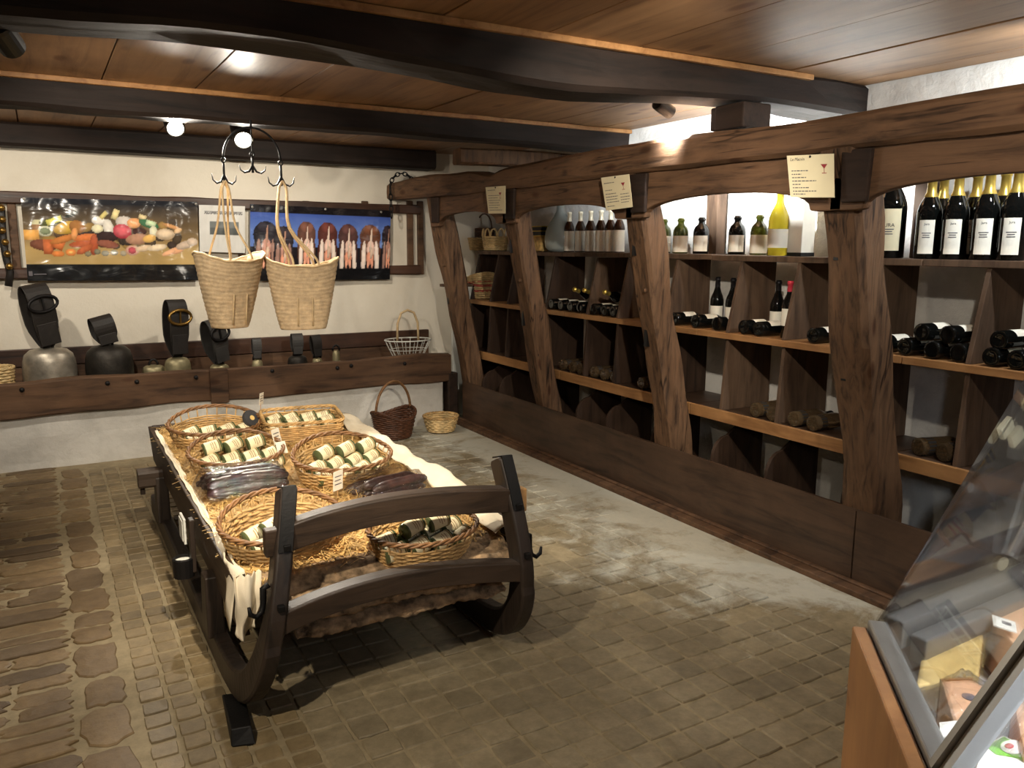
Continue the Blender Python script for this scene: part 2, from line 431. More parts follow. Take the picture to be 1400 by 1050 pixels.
for i in range(int((3.08-.64)/P_)+1):
    x = .64+P_*(i+.5)
    for j in range(-14, 48):
        y = 1.0+P_*(j+.5)
        if y > 6.3: continue
        w = noise.noise(Vector((x*2.2, y*2.2, 3)))
        if x > 2.72+.25*w: continue
        if x > 2.2 and noise.noise(Vector((x*3, y*3, 9))) > .38: continue
        cells.append((x+R.uniform(-.003, .003), y+R.uniform(-.003, .003), P_-.007, P_-.007, R.uniform(-.015, .015), R.uniform(-.004, .001)))
lay_pieces('tile', 'tile_clay', cells, 300, 'tile_field', tile_m)
cells = []
for i in range(5):
    x = .175+.093*(i+.5)
    for j in range(62):
        y = .9+.088*(j+.5)
        if y > 6.15: continue
        cells.append((x+R.uniform(-.003, .003), y+R.uniform(-.004, .004), .080, .074, R.uniform(-.03, .03), R.uniform(-.004, .001)))
lay_pieces('brick', 'brick_clay', cells, 300, 'brick_field', brick_m)
cells = []
y = 1.9
while y < 6.25:      # kerb column of bigger stones
    L_ = R.uniform(.14, .30)
    cells.append((.075+R.uniform(-.012, .012), y+L_/2, R.uniform(.13, .16), L_-.008, R.uniform(-.05, .05), R.uniform(-.004, .003)))
    y += L_
y = 1.9
while y < 6.28:
    h = R.uniform(.075, .125); x = -.012
    while x > -1.3:
        L_ = R.uniform(.16, .42)
        cells.append((x-L_/2, y+h/2+R.uniform(-.008, .008), L_-.006, h-R.uniform(.002, .010), R.uniform(-.03, .03), R.uniform(-.006, .004)))
        x -= L_
    y += h
lay_pieces('cobble', 'cobble_stone', cells, 300, 'cobble_field', stone_m)
# skirting strip where the manger board meets the floor
struct(MB().box(3.07, 3.16, 0.2, 6.5, -.01, .022).box(3.125, 3.16, .2, 6.5, .02, .034), 'baseboard_right', 'trough_x', bev=.006)

# ------------------------------------------------------------------ ceiling beams
def wav(seed, t, amp, f=1.0): return amp*noise.noise(Vector((t*f, seed, seed*1.7)))
def beam1(t):
    b = 2.20+wav(3, t, .05, .8); return ((BEAM1[0]+BEAM1[1])/2, (b+ZC)/2, .13, (ZC-b)/2)
tag(build(rough_beam(0, XL, XW, beam1, .12, .008, 1), 'ceiling_beam', 'timber_dark_x', smooth=False), 'thick wavy-edged dark beam above the sledge, its end on the bright wall', 'beam')
def beam2(t):
    b = 2.215+wav(8, t, .015, 1.2); return ((BEAM2[0]+BEAM2[1])/2, (b+ZC)/2, .095, (ZC-b)/2)
tag(build(rough_beam(0, XL, XW, beam2, .12, .006, 5), 'ceiling_beam', 'timber_dark_x'), 'dark beam that the hooked iron hoop hangs from', 'beam')
tag(build(rough_beam(0, XL, 3.12, lambda t: (6.88, 2.29+wav(2, t, .006), .11, .082), .15, .004, 9), 'ceiling_beam', 'timber_dark_x'),
    'dark wall plate lying along the top of the white back wall', 'beam')
for (y, x1, lab) in ((BEAM1[0]-.02, 3.3, 'thin pine batten along the thick wavy beam'), (BEAM2[0]-.02, XW, 'thin pine batten along the beam that carries the hoop')):
    tag(build(MB().box(XL, x1, y-.014, y+.016, ZC-.028, ZC-.002), 'ceiling_batten', 'pine_edge_y', bev=.004), lab, 'batten')

# ------------------------------------------------------------------ lamps
emit('lamp_face', (1, .93, .80), 60); emit('lamp_face_cool', (.96, .98, 1), 40)
def spot(name, pos, aim, watts, col, label, cone=70, blend=.6, size=.03, face='lamp_face', body='plastic_black', stem=True, scale=1.0):
    """black cylinder spotlight on a bracket, its glowing face and the light it throws"""
    pos = Vector(pos); aim = Vector(aim); d = (aim-pos).normalized()
    t = thing(name, pos, label, 'spotlight', 'spotlights under the ceiling')
    q = d.to_track_quat('-Z', 'Y').to_matrix().to_4x4()
    r = .034*scale; L_ = .11*scale
    build(MB().lathe([(r*.55, L_), (r*.95, L_*.96), (r, L_*.85), (r, .0), (r*.86, .0), (r*.82, .012), (r*.3, .02)], 20, q), 'housing', body, t, smooth=False, world=False)
    build(MB().lathe([(r*.80, .006), (r*.6, .001), (.001, -.002)], 20, q), 'lamp_face', face, t, smooth=True, world=False)
    if stem:
        back = q @ Vector((0, 0, L_*.7)); topz = stem-pos.z if not isinstance(stem, bool) else ZC-pos.z
        build(MB().tube([back, back+Vector((0, 0, .03)), (back.x, back.y, topz)], .008, 8).lathe([(.03, topz-.012), (.03, topz)], 16, T(back.x, back.y, 0)), 'bracket', body, t, world=False)
    ld = bpy.data.lights.new(name+'_beam', 'SPOT'); ld.energy = watts; ld.color = col; ld.spot_size = math.radians(cone); ld.spot_blend = blend; ld.shadow_soft_size = size
    lo = bpy.data.objects.new('light_beam', ld); COL.objects.link(lo); lo.parent = t; lo.location = d*.012
    lo.rotation_euler = d.to_track_quat('-Z', 'Y').to_euler()
    return t
spot('spotlight', on_y(240, 176, 5.14), (.75, 2.6, .5), 110, WARM2, 'lit spotlight hanging clear of the iron hoop, facing the room', 110, .8, scale=1.6)
spot('spotlight', on_y(333, 192, 5.14), (.95, 3.0, .6), 150, WARM2, 'lit spotlight glaring just behind the iron hoop', 110, .8, scale=1.75)
spot('spotlight', (2.80, 3.28, 2.21), (3.75, 3.42, 1.86), 420, COOL, 'black spotlight aimed at the wine shelf and limewashed wall', 128, .35, face='lamp_face_cool')
spot('spotlight', (-.02, 3.2, 2.17), (.95, 6.0, 1.1), 150, WARM2, 'black spotlight under the thick beam aimed at the bells', 80, .8, scale=1.2)
spot('spotlight', (-.5, 5.35, 2.315), (-.1, 6.95, 1.1), 75, WARM2, 'black spotlight tucked behind a beam aimed at the biggest bell', 140, .9, scale=.7)
spot('spotlight', (1.55, 5.35, 2.315), (1.6, 6.95, 1.1), 75, WARM2, 'black spotlight tucked behind a beam aimed at the cow poster', 140, .9, scale=.7)
spot('spotlight', (.55, 1.75, 2.24), (.97, 3.5, .5), 330, WARM, 'black spotlight aimed at the baskets on the sledge', 56, .8)
spot('spotlight', (-.6, 1.2, 2.24), (.55, 2.4, 0), 190, WARM, 'black spotlight aimed at the floor before the sledge', 85, .8)
spot('spotlight', (1.9, .9, 2.24), (3.0, 3.4, .8), 62, WARM2, 'black spotlight aimed at the timber manger posts', 115, .9)
spot('spotlight', (1.7, 1.7, 2.27), (3.1, 4.7, .7), 190, WARM2, 'spotlight added out of view to fill the far manger posts', 80, .9)  # added lamp out of view, evens the light on the far posts
spot('spotlight', (3.2, 1.55, 2.28), (3.7, 2.0, 1.9), 60, COOL, 'spotlight added out of view to brighten the upright magnums', 150, .6, face='lamp_face_cool')  # added cool lamp beyond the frame, lifts the magnum shelf

# ------------------------------------------------------------------ timber manger front of the wine rack
fr = thing('manger_frame', (3.2, 4.0, 0), 'old timber cattle manger with leaning posts and scalloped arches before the wine', 'manger')
def topb(t):
    bow = -.10*max(0, (t-5.8))       # far end swings out into the room
    top = 2.09+.012*math.sin(t*2.1)-.045*math.exp(-((t-5.32)/.16)**2)+(.02 if t > 5.3 else 0)-.06*max(0, t-6.3)
    return (2.93+bow, (top+1.938)/2, .085, (top-1.938)/2)
build(rough_beam(1, .9, 6.97, topb, .10, .005, 4), 'top_beam', 'timber_old_y', fr)
POSTS = [6.36, 5.12, 3.70, 2.32, .98]
def post_x(z): return 3.285-.305*(z-.30)/1.5
for i, y in enumerate(POSTS):
    w = (.085, .08, .085, .095, .09)[i]
    def fn(z, y=y, w=w, i=i):
        k = 1+.12*noise.noise(Vector((z*2.3, i*5.1, 2)))
        return (post_x(z)+.012*noise.noise(Vector((z*1.7, i, 7))), y+.02*noise.noise(Vector((z*1.3, i*3, 1))), w*.92*k, w*k)
    po = build(rough_beam(2, .02, 1.95, fn, .09, .010, 11+i*3), 'post', 'timber_old', fr)
    # black blocks painted as the shade inside empty sockets, pegs beside them
    for z in (1.02, 1.55) if i in (1, 2, 3) else (1.1,):
        build(MB().box(post_x(z)-.079, post_x(z)-.04, y+.02, y+.045, z-.055, z+.055), 'mortise_shade', 'plastic_black', po)
        build(MB().lathe([(.014, 0), (.014, .02), (.009, .026)], 10, T(post_x(z+.28)-.07, y-.03, z+.28) @ Ry(-PI/2)), 'peg', 'timber_old', po)
# arched boards between the posts, hanging from the beam
for a, b in zip(POSTS, POSTS[1:]):
    y1, y0 = a-.03, b+.03; c = (y0+y1)/2; half = (y1-y0)/2
    poly = [(y0-.06, 1.945), (y0-.06, 1.70), (y0+.07, 1.70)]
    flat = y0+.10; n = 18
    for k in range(n+1):
        th = PI-PI*k/n
        poly.append((c+(half-.10)*math.cos(th), 1.705+.098*math.sin(th)**.75))
    poly += [(y1-.07, 1.70), (y1+.06, 1.70), (y1+.06, 1.945)]
    build(MB().prism(poly, 0, 2.885, 2.935), 'arch_board', 'timber_old_y', fr, bev=.006)
for y in POSTS[:4]:      # cheek beside each post head; dark timber stands in for its shade
    build(MB().hexa([(2.862, y-.16, 1.73), (2.885, y-.16, 1.73), (2.885, y-.04, 1.73), (2.862, y-.04, 1.73)],
                    [(2.86, y-.17, 1.938), (2.885, y-.17, 1.938), (2.885, y-.03, 1.938), (2.86, y-.03, 1.938)]), 'shaded_cheek', 'timber_dark_y', fr, bev=.006)
for (y0, y1) in ((2.30, 6.33), (.2, 2.295)):
    build(MB().grid(lambda u, v, y0=y0, y1=y1: (3.15+.008*noise.noise(Vector((u*9, v, 2))), y0+(y1-y0)*u, .012+.358*v+.006*noise.noise(Vector((u*14, 0, 4)))*v), 40, 3)
          .box(3.156, 3.19, y0, y1, .012, .36), 'front_board', 'board_brown_y', fr)
# bits that sit on or beside the frame
tag(build(rough_beam(0, 2.60, 3.74, lambda t: (5.30, 2.165+.012*(t-2.6), .065, .055), .1, .005, 31), 'rafter_stub', 'timber_old'),
    'sawn rafter stub lying across the dip in the manger beam', 'timber')
tag(build(MB().box(2.88, 3.06, 2.86, 3.05, 2.10, 2.215).box(2.90, 3.04, 3.055, 3.10, 2.105, 2.215), 'packing_block', 'timber_dark_y', bev=.008),
    'squat packing block between the manger beam and thick ceiling beam', 'block')
# chain round the beam's far end
ch = thing('chain', (2.74, 6.75, 1.9), 'rusty iron chain looped over the far end of the manger beam', 'chain')
path = [Vector((2.80+.115*math.cos(a), 6.78, 2.035+.125*math.sin(a))) for a in [PI*.02*k for k in range(4, 50, 5)]]
path += [Vector((2.685, 6.78-.004*k, 2.03-.05*k)) for k in range(1, 6)]
k = 0; acc = path[0]
for p, q in zip(path, path[1:]):
    d = (q-p); mid = (p+q)/2
    if d.length < 1e-4: continue
    M = T(*mid) @ d.to_track_quat('Z', 'Y').to_matrix().to_4x4() @ Rz(PI/2*(k % 2)); k += 1
    h = d.length*.66
    build(MB().tube([(.016*math.cos(a), 0, h*math.sin(a)) for a in [2*PI*j/10 for j in range(10)]], .0052, 5, True, M), 'chain_link', 'black_iron', ch, smooth=True)

# ------------------------------------------------------------------ wine shelving on the wall behind
sh = thing('wine_shelving', (3.6, 4.0, 0), 'open pigeonhole shelving holding wine behind the timber posts', 'shelving')
Z1, Z2, Z3 = 1.50, 1.065, .615
X1, X2, X3 = 3.45, 3.36, 3.33
SH_Y = (.6, 6.62)
for (y0, y1, dz) in ((.6, 2.28, .0), (2.285, 3.62, .0), (3.625, 5.05, .004), (5.055, 6.62, .0)):
    build(MB().box(X1, 3.735, y0, y1, Z1-.032+dz, Z1+dz-.001), 'shelf', 'divider_wood', sh, bev=.003)
    build(MB().box(X2, 3.735, y0, y1, Z2-.036, Z2-.001), 'shelf', 'pine_edge_y', sh, bev=.003)
    build(MB().box(X3+.02, 3.735, y0, y1, Z3-.036, Z3-.001), 'shelf', 'board_brown_y', sh, bev=.003)
    build(MB().box(X3, X3+.02, y0, y1, Z3-.062, Z3+.006), 'shelf_lip', 'pine_edge_y', sh, bev=.003)
DIV = [6.60, 6.24, 5.93, 5.33, 4.78, 4.42, 3.93, 3.39, 2.98, 2.49, 1.985, 1.5, 1.0]
for y in DIV:
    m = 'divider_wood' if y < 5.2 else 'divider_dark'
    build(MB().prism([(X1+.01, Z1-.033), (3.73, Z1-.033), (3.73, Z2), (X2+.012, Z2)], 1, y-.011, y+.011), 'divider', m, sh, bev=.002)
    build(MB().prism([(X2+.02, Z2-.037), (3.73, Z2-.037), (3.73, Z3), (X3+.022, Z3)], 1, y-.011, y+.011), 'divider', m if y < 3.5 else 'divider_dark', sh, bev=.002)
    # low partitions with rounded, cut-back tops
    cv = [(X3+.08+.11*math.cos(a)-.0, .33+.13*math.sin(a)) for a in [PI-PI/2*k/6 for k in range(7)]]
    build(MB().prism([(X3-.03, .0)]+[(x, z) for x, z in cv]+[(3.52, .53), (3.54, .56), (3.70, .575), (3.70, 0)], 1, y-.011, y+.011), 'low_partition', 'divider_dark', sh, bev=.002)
for y, w in ((3.86, .05), (2.45, .045)):
    build(MB().box(3.66, 3.735, y-w, y+w, Z1, 2.05), 'wall_upright', 'divider_wood', sh, bev=.004)
build(MB().box(3.20, 3.735, 6.625, 6.655, 0, 1.18), 'end_panel', 'chalk', sh, bev=.003)
build(MB().box(3.10, 3.735, 6.60, 6.68, 1.18, 1.205), 'end_ledge', 'divider_wood', sh, bev=.003)
# cards pinned along the beam
def pinned_card(pts, label, title, rows, glass_u):
    """pts: lower-left, lower-right, upper-right, upper-left seen from the room"""
    a, b, c, d = [Vector(p) for p in pts]
    t = thing('tasting_card', a, label, 'card', 'tasting cards pinned to the manger beam')
    nrm = (b-a).cross(d-a).normalized()
    if nrm.x > 0: nrm = -nrm
    th = .0015
    build(MB().hexa([p-nrm*th for p in (a, b, c, d)], [p+nrm*th for p in (a, b, c, d)]), 'sheet', 'card_stock', t)
    def at(u, v, h=.0022): return a.lerp(b, u).lerp(d.lerp(c, u), v)+nrm*h
    def bar(mb, u0, u1, v0, v1): mb.add([at(u0, v0), at(u1, v0), at(u1, v1), at(u0, v1)], [(0, 1, 2, 3)])
    mb = MB(); rr = random.Random(len(label))
    for (u0, u1, v) in rows:
        u = u0
        while u < u1:
            w = rr.uniform(.025, .075); bar(mb, u, min(u+w, u1), v, v+.022); u += w+.016
    build(mb, 'print_lines', 'ink', t, fixn=False)
    ux = (b-a).lerp(c-d, .5).normalized(); uy = nrm.cross(ux)
    M4 = Matrix((ux.to_tuple()+(0,), uy.to_tuple()+(0,), (-nrm if False else nrm).to_tuple()+(0,), (0, 0, 0, 1))).transposed()
    if title:
        me = text_mesh(title, (d-a).length*.105); o = link('lettering', me, t); me.materials.append(MATS['ink_dark'])
        p = at(.07, .87, .0026)-root_loc(t); o.matrix_local = T(*p) @ M4
    g = MB(); u, v = glass_u, .60
    g.add([at(u-.07, v+.17), at(u, v+.06), at(u+.07, v+.17)], [(0, 1, 2)])
    bar(g, u-.006, u+.006, v-.04, v+.07); bar(g, u-.05, u+.05, v-.045, v-.03)
    build(g, 'wine_glass_print', 'wine_red', t, fixn=False)
    build(MB().lathe([(.004, 0), (.0055, .003), (.001, .006)], 10, T(*at(.52, .955, .002)) @ nrm.to_track_quat('Z', 'Y').to_matrix().to_4x4()), 'pin', 'black_iron', t)
CX_ = 2.838
L1 = [(.08, .45, .62), (.08, .30, .54), (.08, .40, .46), (.08, .62, .38), (.08, .27, .30), (.08, .46, .22), (.08, .62, .14), (.08, .36, .07)]
L2 = [(.08, .45, .80), (.08, .34, .58), (.08, .48, .47), (.08, .52, .38), (.08, .50, .30), (.08, .55, .22), (.08, .36, .10), (.62, .92, .42), (.62, .95, .33), (.62, .93, .25), (.62, .9, .17)]
L3 = [(.1, .5, .86), (.1, .7, .66), (.1, .6, .57), (.1, .75, .48), (.1, .65, .39), (.1, .7, .30), (.1, .6, .21), (.1, .85, .12)]
pinned_card([on_x(1081, 270, CX_), on_x(1141, 270, CX_), on_x(1140, 210, CX_), on_x(1076, 213, CX_)], 'square cream card headed Le Macvin pinned beside the magnum bay', 'Le Macvin', L1, .80)
pinned_card([on_x(829, 288, CX_), on_x(865, 283, CX_), on_x(860, 238, CX_), on_x(822, 243, CX_)], 'cream card with two columns of print on the knotted middle post', None, L2, .76)
pinned_card([on_x(668, 292, CX_), on_x(691, 292, CX_), on_x(691, 254, CX_), on_x(664, 256, CX_)], 'narrow tall cream card pinned beside the bay of straw baskets', None, L3, .74)

# ------------------------------------------------------------------ bottles
def wrap(r, z0, z1, a0, a1, n=14, rows=3, prof=None):
    return MB().grid(lambda u, v: ((r if not prof else prof(z0+(z1-z0)*v))*math.cos(a0+(a1-a0)*u), (r if not prof else prof(z0+(z1-z0)*v))*math.sin(a0+(a1-a0)*u), z0+(z1-z0)*v), n, rows)
def bottle_proto(name, r, h, shape, glass, lab, cap, label_z=(.22, .52), span=1.15, labmat='paper_white', n=22, capz=.80, lettering=None):
    o = bpy.data.objects.new(name, None); COL.objects.link(o); o.empty_display_size = .03
    if shape == 'burgundy':
        pr = [(.55, .012), (.90, 0), (1, .012), (1, .50), (.97, .55), (.82, .62), (.58, .70), (.42, .77), (.37, .82), (.35, .93), (.42, .935), (.42, .97), (.35, .975), (.34, 1)]
    elif shape == 'slim':
        pr = [(.55, .012), (.92, 0), (1, .01), (1, .56), (.94, .62), (.70, .70), (.46, .77), (.38, .83), (.36, .94), (.42, .945), (.42, .985), (.36, 1)]
    elif shape == 'squat':
        pr = [(.55, .014), (.92, 0), (1, .015), (1, .58), (.95, .66), (.80, .74), (.52, .80), (.40, .84), (.40, .90), (.48, .91), (.48, .96), (.40, .97), (.38, 1)]
    else:   # clavelin: square shoulders
        pr = [(.55, .012), (.93, 0), (1, .01), (1, .52), (.96, .58), (.78, .66), (.52, .74), (.38, .79), (.35, .84), (.34, .95), (.40, .955), (.40, .985), (.34, 1)]
    prof = [(max(.0005, a*r), b*h) for a, b in pr]
    build(MB().lathe(prof, n), 'glass', glass, o, smooth=True, world=False)
    if lab:
        build(wrap(r*1.012, h*label_z[0], h*label_z[1], PI-span, PI+span), 'paper_label', labmat, o, smooth=True, world=False, fixn=False)
    if cap:
        top = [(a*1.06, b) for a, b in prof if b >= h*capz]
        top = [(top[0][0]*1.0, h*capz)]+top+[(.001, h*1.003)]
        build(MB().lathe(top, 16), 'capsule', cap, o, smooth=True, world=False)
    if lettering:
        for body, sz, zz in lettering:
            me = text_mesh(body, sz, 'CENTER'); me.materials.append(MATS['ink_dark'])
            for vtx in me.vertices:
                x, y = vtx.co.x, vtx.co.y; a = PI+x/(r*1.03)
                vtx.co = (r*1.025*math.cos(a), r*1.025*math.sin(a), h*zz+y)
            link('lettering', me, o)
        m = MB()
        for k, (w, zz) in enumerate(((.5, .30), (.36, .275), (.42, .25))):
            m.add(wrap(r*1.025, h*zz, h*(zz+.01), PI-w*.7, PI+w*.7, 6, 1).v, wrap(r, 0, 1, 0, 1, 6, 1).f)
        build(m, 'print_lines', 'ink', o, world=False, fixn=False)
    return o
PROTO = {}
def bottle(kind, loc, rot, label, group, cat='bottle', scale=1.0):
    p, used = PROTO[kind]
    o = p if not used else copy_tree(p)
    PROTO[kind][1] = True
    o.location = loc; o.rotation_euler = rot; o.scale = (scale,)*3
    return tag(o, label, cat, group)
def reg(kind, *a, **k): PROTO[kind] = [bottle_proto(*a, **k), False]
reg('dark', 'wine_bottle', .040, .298, 'burgundy', 'glass_black', True, 'foil_black')
reg('dark_gold', 'wine_bottle', .040, .298, 'burgundy', 'glass_black', True, 'foil_gold')
reg('dark_red', 'wine_bottle', .038, .305, 'slim', 'glass_black', True, 'foil_red')
reg('maroon', 'wine_bottle', .041, .300, 'burgundy', 'glass_black', True, 'foil_black', label_z=(.18, .42))
reg('white_label', 'wine_bottle', .040, .30, 'slim', 'glass_brown', True, 'foil_pale', label_z=(.02, .52), span=1.5, capz=.74)
reg('squat', 'liqueur_bottle', .049, .222, 'squat', 'glass_olive', True, None, label_z=(.04, .50), span=1.3)
reg('squat_dark', 'liqueur_bottle', .049, .222, 'squat', 'glass_black', True, None, label_z=(.07, .50), span=1.0)
reg('yellow', 'liqueur_bottle', .056, .36, 'clavelin', 'glass_yellow', True, None, label_z=(.12, .40), span=1.2)
reg('magnum', 'magnum_bottle', .054, .375, 'clavelin', 'glass_black', True, 'foil_gold', label_z=(.06, .46), span=.62, capz=.70, lettering=[('Jura', .014, .40)])
reg('jura', 'magnum_bottle', .068, .44, 'clavelin', 'glass_black', True, 'foil_black', label_z=(.08, .52), span=.8, labmat='paper_cream', lettering=[('JURA', .024, .33)])
reg('rose', 'wine_bottle', .041, .30, 'slim', 'glass_rose', True, 'foil_black', label_z=(.10, .24), span=3.1, labmat='plastic_dark')
STAND = (0, 0, -.35)
FACE = {}
def stand(kind, px, X, z, label, group, rz=-.5, scale=1.0, py=340):
    p = on_x(px, py, X); return bottle(kind, (X, p.y, z+.0005), (0, 0, .85*math.atan2(p.y, X)+.25*(rz+.6)), label, group, scale=scale)
def lie(kind, px, py, X, z, r, label, group, rz=0.0, up=0.0):
    p = on_x(px, py, X); return bottle(kind, (X, p.y, z+r+.001), (0, PI/2-up, rz), label, group)
# top shelf
g = 'white-labelled bottles beside the demijohn'
for k, px in enumerate((778, 793, 807, 821, 834, 846)):
    stand('white_label', px, 3.56, Z1+.003, ['slim white-labelled bottle standing right against the demijohn', 'slim brown bottle with white label and pale foil, mid row', 'slim white-labelled bottle tucked behind the knotted post'][0 if k == 0 else 2 if k == 5 else 1], g, -.7)
g = 'squat bottles on the bright shelf'
for px, k, X in ((907, 'squat', 3.62), (930, 'squat', 3.58), (958, 'squat_dark', 3.56), (1007, 'squat_dark', 3.54), (1037, 'squat', 3.54)):
    stand(k, px, X, Z1+.004, 'squat olive bottle with white label on the brightly lit shelf' if k == 'squat' else 'squat near-black bottle with white label on the brightly lit shelf', g, -.6)
stand('yellow', 1063, 3.53, Z1+.001, 'tall yellow bottle with white label among squat bottles', None, -.5)
bx = thing('gift_box', (3.60, on_x(1094, 340, 3.6).y, Z1), 'white bottle gift box with a dark base beside the tall yellow bottle', 'box')
build(MB().box(-.05, .05, -.05, .05, .018, .36), 'carton', 'paper_white', bx, world=False, bev=.003); build(MB().box(-.052, .052, -.052, .052, 0, .02), 'base_band', 'plastic_black', bx, world=False)
stand('jura', 1215, 3.53, Z1, 'big black magnum with cream JURA label standing beside the post', None, -.75)
g = 'gold-topped magnums on the top shelf'
for px, X in ((1267, 3.52), (1303, 3.52), (1345, 3.51), (1383, 3.51)): stand('magnum', px, X, Z1, 'gold-topped magnum standing next to the big JURA bottle' if px == 1267 else 'black gold-topped magnum with narrow white label in the front row', g, -.85)
for px, X in ((1283, 3.66), (1328, 3.66), (1366, 3.66), (1396, 3.66)): stand('magnum', px, X, Z1, 'black gold-topped magnum half hidden in the row behind', g, -.85)
# second shelf
XB_ = X2+.02
g = 'bottles lying in the demijohn bay'
for px, py in ((753, 417), (766, 418), (779, 419), (792, 421), (811, 424), (825, 426), (837, 428)): lie('dark', px, py, XB_, Z2, .040, 'black bottle lying base outwards with white label up, below the demijohn', g)
for px, py, zz in ((781, 391, .155), (794, 393, .15), (821, 402, .13)):
    p = on_x(px, py, 3.40)
    b_ = bottle('dark_gold', (3.64, p.y-.04, Z2+.085), (0, -PI/2+.30, .18), 'gold-necked bottle laid neck outwards on top of the lying bottles', 'gold-necked bottles in the demijohn bay')
g = 'bottles lying in the squat-bottle bay'
for px, py in ((921, 437), (950, 438), (979, 442)): lie('dark', px, py, XB_, Z2, .040, 'black bottle lying base outwards in front of two upright ones', g, .0)
for px, py in ((1016, 444), (1036, 447)): lie('dark', px, py, XB_, Z2, .040, 'black bottle lying base outwards beside the red-capped bottle', g)
lie('dark', 1111, 458, XB_, Z2, .040, 'black bottle lying half hidden by the wide post', None)
for px in (980, 1001): stand('maroon', px, 3.60, Z2, 'black bottle with low white label upright behind the lying row', 'upright bottles in the pigeonholes', -.6, py=420)
stand('maroon', 1063, 3.60, Z2, 'black bottle with dark cap upright next to the red-capped one', None, -.9, py=420)
stand('dark_red', 1079, 3.47, Z2, 'upright black bottle with a pinkish red capsule close to the divider', None, -.6, py=420)
g = 'bottles stacked in the magnum bay'
for px, py in ((1204, 466), (1236, 474), (1273, 478), (1309, 483), (1354, 490), (1388, 495)): lie('dark', px, py, XB_, Z2, .040, 'black bottle at the post end of the pile under the magnums' if px == 1204 else 'black bottle lying past the divider under the magnums' if px > 1340 else 'black bottle in the bottom row of the pile under the magnums', g, -.08)
for (px, py) in ((1257, 453), (1293, 454), (1363, 465)):
    p = on_x(px, py, XB_); bottle('dark', (XB_+.01, p.y, Z2+.112), (0, PI/2, -.08), 'black bottle on top of the pile past the divider' if px > 1340 else 'black bottle with white label on top of the pile under the magnums', g)
# third shelf
g = 'rosé bottles on the lowest shelf'
XC_ = X3+.045
for px, py in ((768, 494), (781, 497), (792, 500)): lie('rose', px, py, XC_, Z3, .041, 'clear rosé bottle with dark band lying below the white-labelled row', g)
for px, py in ((810, 504), (824, 508), (838, 511)): lie('rose', px, py, XC_, Z3, .041, 'clear rosé bottle with dark band lying in the trio by the low partition', g)
lie('rose', 876, 520, XC_, Z3, .041, 'clear rosé bottle lying alone, half hidden by the knotted post', None)
for px, py in ((1032, 559), (1055, 563)): lie('rose', px, py, XC_, Z3, .041, 'clear rosé bottle lying in the pair under the red-capped bottle', g)
for px, py in ((1085, 568), (1111, 574)): lie('rose', px, py, XC_, Z3, .041, 'clear rosé bottle lying in the pair against the wide post', g)
for px, py in ((1254, 614), (1288, 621)): lie('rose', px, py, XC_+.02, Z3, .041, 'dusty rosé bottle lying low behind the glass counter', g, -.25)
# ------------------------------------------------------------------ demijohn and boxes beside it
p = on_x(766, 340, 3.56)
dj = thing('demijohn', (3.56, p.y, Z1+.003), 'smoky round glass demijohn with narrow neck on the top shelf', 'demijohn')
build(MB().lathe([(.05, .004), (.09, 0), (.118, .03), (.126, .09), (.118, .16), (.09, .22), (.055, .27), (.036, .31), (.031, .36), (.038, .365), (.038, .38), (.03, .385)], 28), 'glass', 'glass_smoke', dj, smooth=True, world=False)
p = on_x(742, 335, 3.55)
hb = thing('hamper', (3.56, p.y+.03, Z1+.003), 'woven straw hamper with black banded lid beside the demijohn', 'hamper')
build(MB().box(-.09, .09, -.13, .13, 0, .12), 'body', 'straw', hb, world=False, bev=.01)
l_ = build(MB().box(-.093, .093, -.133, .133, .12, .20), 'lid', 'plastic_black', hb, world=False, bev=.006)
for z in (.122, .16, .196): build(MB().box(-.0945, .0945, -.1345, .1345, z-.004, z+.004), 'gold_band', 'foil_gold', l_, world=False)

